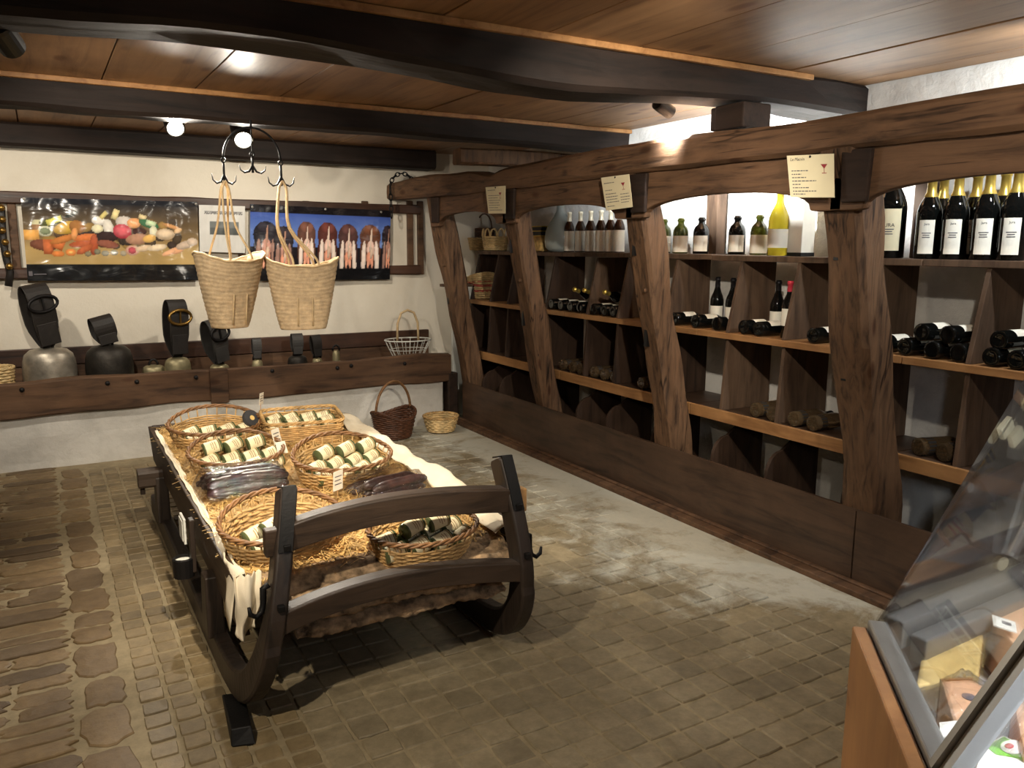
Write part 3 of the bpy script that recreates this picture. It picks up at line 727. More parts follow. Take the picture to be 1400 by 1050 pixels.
# ------------------------------------------------------------------ baskets
def sup(a, b, th, pw):
    c, q = math.cos(th), math.sin(th)
    m = (abs(c)**pw+abs(q)**pw)**(-1/pw); return a*c*m, b*q*m
def basket_parts(t, a, b, h, pw=2, rows=10, stakes=28, flare=.78, lift=None, gap=0, mat='wicker_tan', rimmat='wicker_rim', rimr=.008, wr=None):
    """woven basket in local coordinates: floor, weavers over stakes, plaited rim"""
    lift = lift or (lambda th: 0)
    wr = wr or (h-gap)/rows*.56
    def wall(th, u): k = flare+(1-flare)*u**.8; return sup(a*k, b*k, th, pw)
    mb = MB(); n = stakes*2
    for r_ in range(rows):
        u = (r_+.5)/rows*(1-gap/h); pts = []
        for k in range(n):
            th = 2*PI*k/n; x, y = wall(th, u); o = 1+.0035/max(a, b)*(1 if (k//2+r_) % 2 else -1)
            pts.append((x*o, y*o, u*h+lift(th)*u*.7+wr*.4))
        mb.tube(pts, wr, 4, True)
    build(mb, 'weave', mat, t, smooth=True, world=False)
    st = MB()
    for k in range(stakes):
        th = 2*PI*(k+.25)/stakes; pts = []
        for u in (0, .35, .7, 1):
            x, y = wall(th, u); pts.append((x, y, u*h+lift(th)*(u*.7 if u < 1 else 1)))
        st.tube(pts, .0035, 4)
    build(st, 'stakes', mat, t, smooth=True, world=False)
    nb = 24
    build(MB().loft([[sup(a*flare*f, b*flare*f, 2*PI*k/nb, pw)+(z,) for k in range(nb)] for f, z in ((1, .002), (1, .009), (.03, .009))]), 'base', mat, t, world=False)
    n = stakes*3
    for ph in range(3):
        pts = []
        for k in range(n):
            th = 2*PI*k/n; x, y = wall(th, 1); w = th*stakes*.38*1.0
            w = 2*PI*round(stakes*.4)*k/n+2*PI*ph/3
            nx, ny = x/math.hypot(x, y), y/math.hypot(x, y)
            pts.append((x+nx*rimr*.8*math.cos(w), y+ny*rimr*.8*math.cos(w), h+lift(th)+rimr*.8*math.sin(w)))
        build(MB().tube(pts, rimr*.72, 5, True), 'rim_strand', rimmat, t, smooth=True, world=False)
    return t
# shelf baskets in the first bay
p = on_x(650, 336, 3.57)
b_ = thing('small_basket', (3.60, p.y, Z1), 'small pale straw basket on the dark shelf, left of the looped one', 'basket')
b_['label'] = 'small pale round straw basket on the dark shelf by a looped one'
basket_parts(b_, .09, .10, .11, 2, 8, 20, .8, None, 0, 'wicker_light', 'wicker_light', .006)
p = on_x(676, 338, 3.55)
b_ = thing('looped_basket', (3.56, p.y, Z1), 'pale straw basket with looped openwork rim on the dark shelf', 'basket')
basket_parts(b_, .105, .135, .12, 2, 8, 22, .85, None, 0, 'wicker_light', 'wicker_light', .006)
for k in range(11):
    th = 2*PI*k/11; x, y = sup(.105, .135, th, 2)
    build(MB().tube([(x+.03*math.cos(q)*-math.sin(th), y+.03*math.cos(q)*math.cos(th), .125+.07*math.sin(q)) for q in [PI*j/8 for j in range(9)]], .005, 5), 'rim_loop', 'wicker_light', b_, smooth=True, world=False)
p = on_x(660, 330, 3.66)
b_ = thing('dark_basket', (3.665, p.y-.02, Z1), 'dark stained wicker basket with tall hoop handle at the shelf back', 'basket')
basket_parts(b_, .055, .16, .20, 2, 12, 22, .85, None, 0, 'wicker_brown', 'wicker_brown', .006)
build(MB().tube([(0, .15*math.cos(q), .2+.14*math.sin(q)) for q in [PI*j/14 for j in range(15)]], .007, 6), 'handle', 'wicker_brown', b_, smooth=True, world=False)
p = on_x(655, 408, 3.50)
b_ = thing('striped_basket', (3.50, p.y, Z2), 'square tan basket with red raffia stripes and slanted rim', 'basket')
lf = lambda th: .04*-math.sin(th)
basket_parts(b_, .10, .15, .20, 8, 12, 28, .86, lf, 0, 'wicker_light', 'wicker_light', .006)
for z, tl in ((.065, 0), (.075, 0), (.13, .12), (.14, .12), (.14, -.1)):
    pts = []
    for k in range(48):
        th = 2*PI*k/48; u = z/.2; kf = .86+.14*u**.8; x, y = sup(.10*kf+.006, .15*kf+.006, th, 8); pts.append((x, y, z+y*tl+.006))
    build(MB().tube(pts, .004, 4, True), 'red_stripe', 'red_raffia', b_, smooth=True, world=False)
# two baskets on the floor by the trough
b_ = thing('market_basket', (2.40, 6.08, 0), 'dark brown wicker basket with a tall hoop handle on the floor', 'basket')
basket_parts(b_, .185, .165, .20, 2, 12, 30, .74, lambda th: .03*math.cos(2*th), 0, 'wicker_brown', 'wicker_brown', .010)
build(MB().tube([(.185*math.cos(q), 0, .21+.25*math.sin(q)) for q in [PI*j/20 for j in range(21)]], .011, 7), 'handle', 'wicker_rim', b_, smooth=True, world=False)
b_.rotation_euler[2] = .35
b_ = thing('bread_basket', (2.83, 6.10, 0), 'small tan wicker bowl basket on the floor beside the brown one', 'basket')
basket_parts(b_, .145, .145, .13, 2, 8, 26, .72, None, 0, 'wicker_light', 'wicker_tan', .008)

# ------------------------------------------------------------------ back wall: trough on its plinth
YT = 6.35
zt = lambda px, py: on_y(px, py, YT).z
tr = thing('feed_trough', (1.2, 6.6, 0), 'long old wooden feeding trough along the white wall holding cow bells', 'trough')
ztop, zbot = zt(286, 506), zt(300, 548)
build(rough_beam(0, -3.0, 3.05, lambda t: (YT+.035, (ztop+zbot)/2+.006*math.sin(t*3), .038, (ztop-zbot)/2+.012*noise.noise(Vector((t*2, 0, 3)))), .1, .008, 17), 'front_board', 'trough_x', tr)
p0, p1 = on_y(286, 510, YT), on_y(311, 510, YT)
build(MB().box(p0.x, p1.x, YT-.022, YT+.01, zbot-.015, ztop+.005), 'cleat', 'trough_x', tr, bev=.006)
zb = on_y(230, 468, 6.93).z; zb2 = on_y(230, 490, 6.93).z
build(MB().box(-3.0, 3.10, 6.925, 6.965, zb2, zb), 'back_plank', 'rail_dark', tr, bev=.005)
build(MB().box(-3.0, 3.10, 6.935, 6.965, .46, zb2-.006), 'back_board', 'trough_x', tr, bev=.004)
build(MB().box(-3.0, 3.05, YT+.07, 6.94, .455, .49), 'bottom_board', 'trough_x', tr, bev=.004)
for px, py in ((30, 533), (147, 524), (187, 522), (268, 516), (372, 507), (461, 503), (480, 500), (553, 497)):
    q = on_y(px, py, YT)
    build(MB().lathe([(.017, 0), (.014, .010), (.006, .014), (.001, .015)], 10, T(q.x, YT-.003, q.z) @ Rx(PI/2)), 'bolt_head', 'iron', tr)
struct(MB().grid(lambda u, v: (XL+(2.98-XL)*u, YT+.03+.014*noise.noise(Vector((u*16, v*3, 8))), -.02+.48*v), 60, 8).box(XL, 2.98, YT+.045, 6.96, -.02, .452), 'trim_1', 'plinth_white', smooth=False)
bpy.data.objects['trim_1']['label'] = 'whitewashed masonry plinth under the feeding trough'
tag(build(rough_beam(2, 0, .44, lambda z: (3.07, 6.40, .05, .06), .1, .006, 41), 'trough_leg', 'timber_dark_y'), 'short black post under the trough end by the wicker bowl', 'post')

# ------------------------------------------------------------------ hay-rack rails and posters
YR = 6.955
hr = thing('hay_rack', (1.2, YR, 1.3), 'dark hay rack rails fixed to the white wall behind the posters', 'rack')
for (pa, pb, w) in (((0, 268), (545, 287), .04), ((0, 372), (570, 370), .04)):
    a, b = on_y(*pa, YR), on_y(*pb, YR); zc = (a.z+b.z)/2
    build(rough_beam(0, -2.6, 3.02, lambda t, zc=zc: (YR, zc, .035, w), .12, .004, int(zc*10)), 'rail', 'rail_dark', hr)
    rz_ = zc
for px in (20, 100, 180, 330, 420, 500, 561, 575):
    q = on_y(px, 330, YR)
    build(MB().box(q.x-.028, q.x+.028, YR-.012, YR+.02, on_y(px, 372, YR).z-.02, on_y(px, 278, YR).z+.02), 'slat', 'trough_x', hr, bev=.006)
YP = 6.905
def sheet_print(name, corners, nu, nv, paint, mat, parent, wave=0.006, off=0):
    a, b, c, d = corners    # lower-left, lower-right, upper-right, upper-left
    mb = MB()
    def fn(u, v):
        p = a.lerp(b, u).lerp(d.lerp(c, u), v)
        return (p.x, p.y-wave*(noise.noise(Vector((u*6, v*2.4, off)))+.5*noise.noise(Vector((u*15, v*6, off+4)))), p.z)
    mb.grid(fn, nu, nv); o = build(mb, name, mat, parent, smooth=True, fixn=False)
    me = o.data; att = me.color_attributes.new('print', 'FLOAT_COLOR', 'POINT'); cols = []
    for i in range(nu+1):
        for j in range(nv+1): cols += list(paint(i/nu, j/nv))
    att.data.foreach_set('color', cols)
    return o
def lerp3(a, b, t): return tuple(x+(y-x)*t for x, y in zip(a, b))
def blob_painter(bg, blobs):
    prep = []
    for (cx, cy, rx, ry, rot, col, shp) in blobs:
        prep.append((cx, cy, rx, ry, math.cos(rot), math.sin(rot), s(*col), shp))
    def f(u, v, X, Y):
        c = bg(u, v)
        for cx, cy, rx, ry, cr, sr, col, shp in prep:
            dx, dy = X-cx, Y-cy
            if abs(dx) > rx+ry or abs(dy) > rx+ry: continue
            x, y = (dx*cr+dy*sr)/rx, (-dx*sr+dy*cr)/ry
            inside = (abs(x) < 1 and abs(y) < 1) if shp else (x*x+y*y < 1)
            if inside:
                k = .78+.5*(1-min(1, x*x+y*y))-.22*y+.18*noise.noise(Vector((X*.05, Y*.05, cx)))
                c = tuple(min(1, q*k) for q in col[:3])+(1,)
        return c
    return f
# still-life print of cured meats, cheeses and bottles (positions on a 1145 x 530 sheet)
RS = random.Random(3)
blobs = []
for i in range(26): blobs.append((RS.uniform(120, 1000), RS.uniform(150, 300), RS.uniform(25, 60), RS.uniform(20, 45), RS.uniform(-.6, .6), RS.choice([(90, 70, 50), (120, 95, 60), (60, 50, 45), (150, 120, 70), (70, 60, 48)]), 0))
blobs += [(90, 165, 38, 30, 0, (196, 190, 150), 0), (90, 200, 36, 34, 0, (150, 110, 70), 1), (175, 150, 75, 26, -.35, (80, 84, 40), 1), (190, 142, 50, 18, -.35, (214, 206, 96), 1),
 (300, 100, 46, 14, -.4, (38, 44, 34), 0), (270, 185, 90, 40, -.25, (200, 160, 70), 0), (330, 180, 50, 42, .2, (160, 110, 60), 0), (130, 210, 46, 34, 0, (208, 208, 180), 0), (130, 210, 34, 22, 0, (130, 140, 110), 0),
 (40, 235, 50, 34, 0, (230, 170, 90), 1), (115, 300, 85, 36, .1, (120, 72, 52), 0), (140, 310, 30, 46, 0, (196, 108, 66), 1), (205, 295, 36, 30, .5, (200, 112, 62), 1), (200, 355, 40, 20, 0, (214, 130, 70), 0), (280, 345, 34, 24, 0, (220, 138, 76), 0), (280, 345, 14, 9, 0, (240, 190, 110), 0),
 (240, 260, 90, 22, -.3, (190, 120, 64), 0), (380, 250, 80, 26, -.15, (206, 118, 66), 0), (360, 290, 90, 22, -.1, (176, 92, 58), 0), (430, 295, 28, 70, .1, (168, 84, 56), 0), (370, 325, 60, 22, -.5, (180, 96, 60), 0), (310, 225, 20, 40, .2, (218, 150, 90), 0),
 (470, 140, 44, 30, .1, (220, 214, 204), 0), (460, 190, 38, 28, 0, (224, 216, 180), 0), (530, 180, 34, 54, -.2, (214, 208, 196), 0), (505, 100, 30, 14, -.8, (206, 190, 120), 1), (580, 95, 20, 34, .4, (222, 206, 150), 1), (640, 145, 60, 40, .1, (200, 190, 180), 0),
 (520, 240, 70, 34, .05, (58, 44, 44), 0), (520, 290, 70, 26, .15, (140, 86, 70), 0), (620, 205, 62, 48, .15, (190, 72, 84), 0), (620, 205, 46, 34, .15, (206, 96, 104), 0), (700, 150, 46, 34, -.1, (224, 160, 106), 0), (735, 205, 50, 26, 0, (60, 34, 34), 0), (760, 110, 26, 16, .3, (214, 196, 150), 1),
 (720, 255, 80, 36, -.1, (170, 128, 104), 0), (800, 155, 70, 26, .3, (60, 110, 76), 0), (815, 150, 34, 18, .3, (190, 210, 170), 1), (830, 205, 28, 38, 0, (206, 204, 176), 0), (800, 250, 46, 26, -.2, (214, 170, 96), 0), (910, 222, 66, 38, 0, (196, 172, 142), 0), (910, 220, 52, 28, 0, (214, 192, 162), 0),
 (960, 170, 70, 14, .3, (190, 140, 90), 0), (1000, 195, 30, 16, -.4, (200, 160, 110), 0), (680, 330, 44, 34, 0, (206, 160, 140), 0), (680, 330, 26, 22, 0, (180, 80, 90), 0), (500, 350, 24, 18, 0, (140, 136, 120), 0), (560, 345, 24, 20, 0, (150, 146, 130), 0), (620, 350, 22, 18, 0, (160, 150, 130), 0), (450, 340, 22, 18, 0, (120, 116, 96), 0), (390, 355, 22, 16, 0, (130, 120, 96), 0),
 (760, 315, 60, 20, -.2, (206, 180, 150), 0), (850, 310, 70, 22, -.15, (220, 200, 170), 0), (980, 330, 60, 22, -.2, (214, 160, 120), 0), (1050, 290, 70, 26, -.3, (190, 170, 150), 0), (930, 345, 50, 16, -.3, (224, 170, 130), 0), (1100, 270, 40, 26, 0, (200, 180, 160), 0)]
TAN, CHAR, OCH = s(150, 124, 84), s(40, 40, 44), s(190, 160, 104)
def bg1(u, v):
    y = 1-v
    if y > .80: return s(24, 25, 27)
    if y < .06: return s(34, 36, 42)
    k = min(1, max(0, (y-.05)/.55)); c = lerp3(CHAR[:3], TAN[:3], k) if k < .8 else lerp3(TAN[:3], OCH[:3], min(1, (k-.8)*5))
    return tuple(q*(.9+.2*noise.noise(Vector((u*5, v*4, 2)))) for q in c)+(1,)
pf1 = blob_painter(bg1, blobs)
po1 = thing('food_poster', on_y(38, 384, YP), 'glossy poster of sausages, cheeses and bottles curling on the wall', 'poster')
sheet_print('print_sheet', [on_y(38, 384, YP), on_y(273, 383, YP), on_y(270, 276, YP), on_y(28, 270, YP)], 230, 106, lambda u, v: pf1(u, v, u*1145, (1-v)*530), 'poster_print', po1, .010, 1)
q = on_y(42, 375, YP-.012); build(MB().box(q.x-.012, q.x+.012, q.y-.0005, q.y+.0005, q.z-.012, q.z+.022).box(q.x+.02, q.x+.10, q.y-.0005, q.y+.0005, q.z-.004, q.z+.004), 'corner_print', 'ink', po1)
# row of cows seen from behind against a blue sky (668 x 355)
cb = []
for i, (cx, top, dark, wid, pale) in enumerate(((70, 80, (40, 38, 44), 70, 0), (150, 100, (46, 40, 44), 58, 0), (255, 75, (92, 62, 52), 54, 1), (355, 75, (84, 46, 40), 60, 1), (455, 80, (76, 50, 48), 60, 1), (565, 80, (96, 60, 44), 66, 1), (655, 80, (44, 36, 40), 40, 0))):
    lite = tuple(min(255, int(q*1.3)) for q in dark)
    cb += [(cx, top+58, wid*.80, 62, 0, dark, 0), (cx-wid*.42, top+110, wid*.34, 90, .08, dark, 0), (cx+wid*.42, top+110, wid*.34, 90, -.08, dark, 0), (cx-wid*.18, top+24, wid*.34, 26, -.2, lite, 0), (cx+wid*.26, top+30, wid*.30, 26, .3, lite, 0)]
    leg = (226, 208, 196) if pale else (150, 116, 104)
    cb += [(cx-wid*.50, top+168, wid*.17, 92, .04, leg, 0), (cx+wid*.50, top+168, wid*.17, 92, -.04, leg, 0), (cx, top+190, wid*.26, 90, 0, (40, 30, 32), 0),
           (cx+wid*.04, top+120, wid*.30, 44, 0, (222, 186, 170) if pale else (190, 140, 124), 0), (cx, top+164, wid*.28, 34, 0, (222, 152, 124), 0), (cx-wid*.16, top+196, wid*.08, 22, 0, (226, 160, 132), 0), (cx+wid*.16, top+196, wid*.08, 22, 0, (226, 160, 132), 0),
           (cx+wid*.05, top+80, wid*.07, 66, .06, (214, 192, 176) if pale else (170, 130, 110), 0), (cx+wid*.09, top+142, wid*.11, 30, .1, (206, 178, 156), 0)]
SKY1, SKY2 = s(44, 66, 150), s(96, 124, 190)
def bg2(u, v):
    y = 1-v
    return s(26, 30, 62) if y < .33 and y > 2 else (lerp3(SKY1[:3], SKY2[:3], min(1, y*3))+(1,) if y < .55 else s(34, 30, 34))
pf2 = blob_painter(bg2, cb)
def paint2(u, v):
    y = (1-v)*355
    if y < 34: return s(24, 22, 26)
    if y > 296: return tuple(q for q in s(20, 20, 22))
    return pf2(u, v, u*668, y)
po2 = thing('cow_poster', on_y(342, 383, YP), 'wide poster of brown and white cows seen from behind', 'poster')
sheet_print('print_sheet', [on_y(342, 384, YP), on_y(533, 382, YP), on_y(534, 288, YP), on_y(342, 279, YP)], 190, 96, paint2, 'poster_print', po2, .008, 7)
for px, py, par in ((33, 272, po1), (268, 279, po1), (345, 283, po2), (445, 286, po2), (521, 290, po2)):
    q = on_y(px, py, YP-.014); build(MB().lathe([(.008, 0), (.010, .004), (.001, .007)], 10, T(*q) @ Rx(PI/2)), 'pin', 'aluminium', par)
no = thing('wall_notice', on_y(272, 338, YP), 'grey printed notice sheet pinned between the two posters', 'notice')
def paint_n(u, v):
    if .22 < u < .86 and .38 < v < .66: return s(70, 74, 72) if v < .52 else s(96, 100, 98)
    if .10 < u < .95 and .80 < v < .88 and noise.noise(Vector((u*60, v*30, 2))) > -.1: return s(110, 108, 106)
    return s(206, 204, 198)
sheet_print('print_sheet', [on_y(273, 344, YP-.01), on_y(335, 346, YP-.01), on_y(335, 282, YP-.01), on_y(272, 280, YP-.01)], 60, 60, paint_n, 'notice_print', no, .003, 3)
# stud-bell strap at the frame's edge
st = thing('bell_strap', on_y(8, 375, 6.86), 'hanging leather strap studded with small round brass bells', 'bell strap')
pts = [on_y(2, 285, 6.86), on_y(3, 310, 6.86), on_y(5, 335, 6.85), on_y(9, 355, 6.85), on_y(14, 372, 6.86)]
q0 = on_y(-22, 300, 6.86)
build(MB().tube([q0+Vector((0, 0, -.3)), q0, pts[0]+Vector((-.06, 0, .10)), pts[0]]+pts[1:]+[pts[-1]+Vector((-.02, 0, -.10))], .012, 6, flat=2.0), 'strap', 'leather', st, smooth=True)
for px, py in ((2, 284), (3, 300), (3, 315), (7, 331), (10, 347), (13, 364)):
    q = on_y(px, py, 6.82)
    build(MB().lathe([(.001, -.024), (.016, -.019), (.024, -.004), (.024, .004), (.016, .019), (.001, .024)], 14, T(*q)), 'round_bell', 'brass', st, smooth=True)

# ------------------------------------------------------------------ cow bells in the trough
def bell(px, w_m, h_m, y, label, body, strap=None, lean=0, smat='leather', sw=.13, sh_=.42, sd=.055, yaw=.45, buckle=None, base_z=.50, sq=.75, ring=False):
    q = on_y(px, 500, y)
    t = thing('cow_bell', (q.x, y, base_z), label, 'bell', 'cow bells in the trough')
    r = w_m/2
    build(MB().lathe([(r*.93, 0), (r, .004), (r*1.0, h_m*.12), (r*1.02, h_m*.45), (r*.99, h_m*.7), (r*.9, h_m*.86), (r*.70, h_m*.96), (r*.40, h_m), (.001, h_m*1.005)], 28, None, 1, sq), 'bell_body', body, t, smooth=True, world=False)
    build(MB().tube([(.03*math.cos(a), 0, h_m*.98+.045*math.sin(a)) for a in [PI*j/8 for j in range(9)]], .009, 6), 'crown_loop', 'iron', t, smooth=True, world=False)
    if strap:
        M = T(0, 0, h_m+.0) @ Rz(yaw) @ Ry(lean)
        n = 28; ring_ = []
        for k in range(n):
            a = -PI/2+2*PI*k/n
            ring_.append((sd*math.cos(a)*(1+.25*math.sin(a)), sh_/2+sh_/2*math.sin(a)))
        inn = [(yy*.78, sh_/2+(zz-sh_/2)*.975) for yy, zz in ring_]
        mb = MB(); vs = []
        secs = []
        for (y0, z0), (y1, z1) in zip(ring_, inn):
            bl = .5+.5*min(1, max(0, z0/sh_*3)); w = sw/2*bl
            secs.append([(-w, y0, z0), (w, y0, z0), (w, y1, z1), (-w, y1, z1)])
        mb.loft(secs, False, True, M)
        so = build(mb, 'strap', smat, t, world=False, bev=.003)
        if buckle:
            zz = sh_*.70
            build(MB().tube([(sw*.60*math.cos(a), -sd*1.16, zz+.055*math.sin(a)) for a in [2*PI*j/20 for j in range(20)]], .012, 6, True, M), 'buckle', buckle, so, smooth=True, world=False)
            build(MB().box(-.006, .006, -sd*1.22, -sd*1.12, zz-.055, zz+.055, M), 'buckle_pin', buckle, so, world=False)
        build(MB().box(-sw*.42, sw*.42, -sd*.95, -sd*.75, sh_*.06, sh_*.40, M), 'strap_end', smat, so, world=False, bev=.004)
    return t
bell(68, .34, .31, 6.62, 'biggest bell, bright worn bronze, with tall black strap and iron buckle', 'bell_bright', True, -.16, 'leather', .17, .46, .07, .5, 'iron', .50)
bell(150, .32, .31, 6.62, 'squat round black bell with a short curled leather strap', 'bell_dark', True, -.22, 'leather', .15, .22, .06, .25, None, .50, .85)
bell(243, .19, .19, 6.62, 'bell under a tall black strap with an oval brass buckle', 'bell_brass', True, .02, 'leather', .15, .44, .06, .4, 'brass', .50)
bell(300, .15, .12, 6.60, 'small bright bell under a wide grey strap, behind the palm bag', 'bell_brass', True, -.16, 'leather_grey', .14, .36, .07, .5, 'iron', .50)
bell(352, .085, .14, 6.58, 'little brass bell with a flat-topped narrow grey strap', 'bell_brass', True, .0, 'leather_grey', .07, .17, .03, .0, None, .50)
bell(407, .16, .15, 6.60, 'dull grey bell with a knotted grey strap under the bags', 'bell_dark', True, .0, 'leather_grey', .09, .18, .04, .0, None, .50)
bell(434, .085, .12, 6.60, 'tiny dull bell beneath a short black strap loop', 'bell_brass', True, -.08, 'leather', .08, .19, .035, .2, None, .50)
bell(460, .065, .17, 6.62, 'small bare cone-shaped brass bell without any strap', 'bell_brass', None)
bell(210, .17, .13, 6.70, 'low dull brass bell barely showing above the trough board', 'bell_brass', None)
# wire basket in the trough
q = on_y(558, 480, 6.62)
wk = thing('wire_basket', (q.x, 6.62, .49), 'pale wire basket with tall bound handle in the trough', 'basket')
for k in range(16):
    a = 2*PI*k/16; build(MB().tube([(.10*math.cos(a), .08*math.sin(a), .02), (.17*math.cos(a), .12*math.sin(a), .15), (.21*math.cos(a), .15*math.sin(a), .235)], .003, 4), 'wire', 'chalk', wk, world=False)
for f, z, r in ((.10, .02, .004), (.17, .15, .003), (.21, .235, .006)):
    build(MB().tube([(f*math.cos(a), f*.73*math.sin(a), z) for a in [2*PI*j/28 for j in range(28)]], r, 5, True), 'hoop', 'chalk', wk, smooth=True, world=False)
build(MB().tube([(-.10, 0, .22), (-.095, 0, .38), (-.06, 0, .47), (0, 0, .495), (.06, 0, .47), (.095, 0, .38), (.10, 0, .22)], .011, 6), 'handle', 'palm_rope', wk, smooth=True, world=False)
q = on_y(3, 510, 6.6)
bb = thing('small_basket', (q.x-.02, 6.62, .49), 'small pale wicker basket at the trough end beside the biggest bell', 'basket')
basket_parts(bb, .09, .10, .20, 2, 10, 20, .8, None, 0, 'wicker_light', 'wicker_light', .008)

# ------------------------------------------------------------------ iron hoop with hooks and two palm bags
YH = 4.74
hc = on_y(345, 218, YH)
hp = thing('hook_hoop', (hc.x, YH, hc.z), 'black iron hoop with three barbed hooks hanging from a beam', 'hook rack')
w = (on_y(385, 218, YH).x-on_y(307, 218, YH).x)/2
build(MB().tube([(w*math.cos(a), 0, .17*math.sin(a)) for a in [PI*j/20 for j in range(21)]], .006, 6), 'hoop', 'black_iron', hp, smooth=True, world=False)
build(MB().tube([(0, 0, .17), (0, .0, 2.20-hc.z+.02)], .006, 6).tube([(0, 0, .17), (0, 0, .03)], .004, 6), 'hanging_rod', 'black_iron', hp, world=False)
def hook(x, z, rz, ln):
    M = T(x, 0, z) @ Rz(rz)
    mb = MB().tube([(.012*math.cos(a), 0, .012*math.sin(a)) for a in [2*PI*j/10 for j in range(10)]], .004, 5, True, M)
    mb.tube([(0, 0, -.012), (0, 0, -ln*.4), (0, 0, -ln)], .007, 6, False, M)
    for sgn in (-1, 1):
        mb.tube([(0, 0, -ln*.6), (sgn*.02, 0, -ln*.93), (sgn*.045, 0, -ln*1.0), (sgn*.066, 0, -ln*.86), (sgn*.072, 0, -ln*.60)], [.006, .006, .0055, .004, .002], 6, False, M)
    build(mb, 'barbed_hook', 'black_iron', hp, smooth=True, world=False)
hook(-w, -.012, .3, .125); hook(w, -.012, -.3, .125); hook(0, .028, 0, .10)
def palm_bag(corners, rz, label, hookp, dep):
    """corners on the hanging plane: rim left, rim right, base left, base right"""
    a, b, c, d = [on_y(px, py, YH) for px, py in corners]
    cx = (a.x+b.x)/2; zb_ = min(c.z, d.z)
    t = thing('palm_bag', (cx, YH, zb_), label, 'bag', 'palm bags on the hoop'); t.rotation_euler[2] = rz
    A = (b-a).length/2/math.cos(rz)*.98; B = dep; ab = (d-c).length/2*.88; hh = (a.z+b.z)/2-zb_
    sh0 = ((c.x+d.x)/2-cx)
    rows, per = 17, 4; n = 56
    def ring(u, o, zo=0):
        k = u**.85; out = []
        for j in range(n):
            th = 2*PI*j/n; x = (ab+(A-ab)*k)*math.copysign(abs(math.cos(th))**.8, math.cos(th)); y = (B*.72+(B-B*.72)*k)*math.copysign(abs(math.sin(th))**.9, math.sin(th))
            g = 1+o/max(A, .05)+.006*math.sin(j*PI)*0
            z = u*hh+zo+(.05*(abs(math.cos(th))**2.2)-.015)*u**2+(.0025*math.sin(th*44+int(u*rows)*2.6))*(u > 0)
            out.append((x*g+sh0*(1-u), y*g, z))
        return out
    secs = [ring(0, -.03)]+[ring((i+f)/rows, .0042*math.sin(PI*f)-.001) for i in range(rows) for f in (0, .25, .5, .75)]+[ring(1, 0), ring(1, -.008), ring(.92, -.012), ring(.5, -.012), ring(.06, -.012)]
    build(MB().loft(secs, True), 'coiled_body', 'palm_weave', t, smooth=True, world=False)
    build(MB().tube(ring(1, .001, .002), .0075, 6, True), 'rim_rope', 'palm_rope', t, smooth=True, world=False)
    for k in (-1, 1):
        build(MB().tube([(k*A*.20+sh0*(1-u), -(B*.73+(B-B*.73)*u**.85)*1.0-.004, u*hh) for u in (.06, .2, .35, .5)], .004, 5), 'seam_cord', 'palm_rope', t, smooth=True, world=False)
    hl = T(-t.location.x, -t.location.y, -t.location.z); inv = Rz(-rz)
    hk = inv @ (hl @ Vector(hookp))
    for sgn in (-1, 1):
        y = sgn*B*.9
        pts = [(-A*.32, y, hh-.03), (-A*.30, y*.95, hh+.03), (hk.x-.035, hk.y+y*.35, hh+(hk.z-hh)*.45), (hk.x-.022, hk.y+sgn*.010, hk.z-.05), (hk.x-.010, hk.y+sgn*.008, hk.z-.008), (hk.x, hk.y+sgn*.008, hk.z+.008), (hk.x+.010, hk.y+sgn*.008, hk.z-.008),
               (hk.x+.022, hk.y+sgn*.010, hk.z-.05), (hk.x+.030, hk.y+y*.35, hh+(hk.z-hh)*.45), (A*.34, y*.95, hh+.03), (A*.36, y, hh-.03)]
        sm = []
        for i in range(len(pts)-1):
            p0, p1, p2, p3 = [Vector(pts[max(0, min(len(pts)-1, i+q))]) for q in (-1, 0, 1, 2)]
            for f in (0, .25, .5, .75):
                sm.append(.5*((2*p1)+(-p0+p2)*f+(2*p0-5*p1+4*p2-p3)*f*f+(-p0+3*p1-3*p2+p3)*f**3))
        sm.append(Vector(pts[-1]))
        build(MB().tube(sm, .0065, 6), 'rope_handle', 'palm_rope', t, smooth=True, world=False)
    return t
palm_bag([(264, 350), (362, 358), (286, 440), (341, 446)], .35, 'palm leaf bag with a gathered seam down its narrow side', on_y(307, 250, YH), .12)
palm_bag([(362, 364), (461, 358), (381, 451), (448, 441)], -.12, 'wide palm leaf bag showing its broad face, lit by the lamp', on_y(386, 250, YH), .10)

# ------------------------------------------------------------------ the sledge
sl = thing('hay_sledge', (.96, 3.4, 0), 'old dark wooden hay sledge with curved horns used as a display table', 'sledge')
def crom(pts, n=5):
    out = []; m = len(pts)
    for i in range(m-1):
        p0, p1, p2, p3 = [Vector(pts[max(0, min(m-1, i+q))]) for q in (-1, 0, 1, 2)]
        for k in range(n):
            f = k/n; out.append(.5*((2*p1)+(-p0+p2)*f+(2*p0-5*p1+4*p2-p3)*f*f+(-p0+3*p1-3*p2+p3)*f**3))
    out.append(Vector(pts[-1])); return out
RPATH = [(2.60, .755), (2.545, .64), (2.49, .50), (2.455, .36), (2.475, .22), (2.57, .115), (2.75, .07), (3.1, .06), (3.8, .06), (4.95, .065)]
def runner(xb, xt):
    pts = crom([(0, a, b) for a, b in RPATH], 6); secs = []
    for i, p in enumerate(pts):
        t = (pts[min(len(pts)-1, i+1)]-pts[max(0, i-1)]).normalized()
        nrm = Vector((0, -t.z, t.y)); x = xb+(xt-xb)*min(1, p.z/.75)
        th = .047 if p.z > .3 else .055; hw = .029
        if i == 0: th *= .75
        cs = []
        for (ax, an) in ((-1, -.8), (-.8, -1), (.8, -1), (1, -.8), (1, .8), (.8, 1), (-.8, 1), (-1, .8)):
            q = p+nrm*(an*th); cs.append((x+ax*hw, q.y, max(.002, q.z)))
        secs.append(cs)
    return MB().loft(secs)
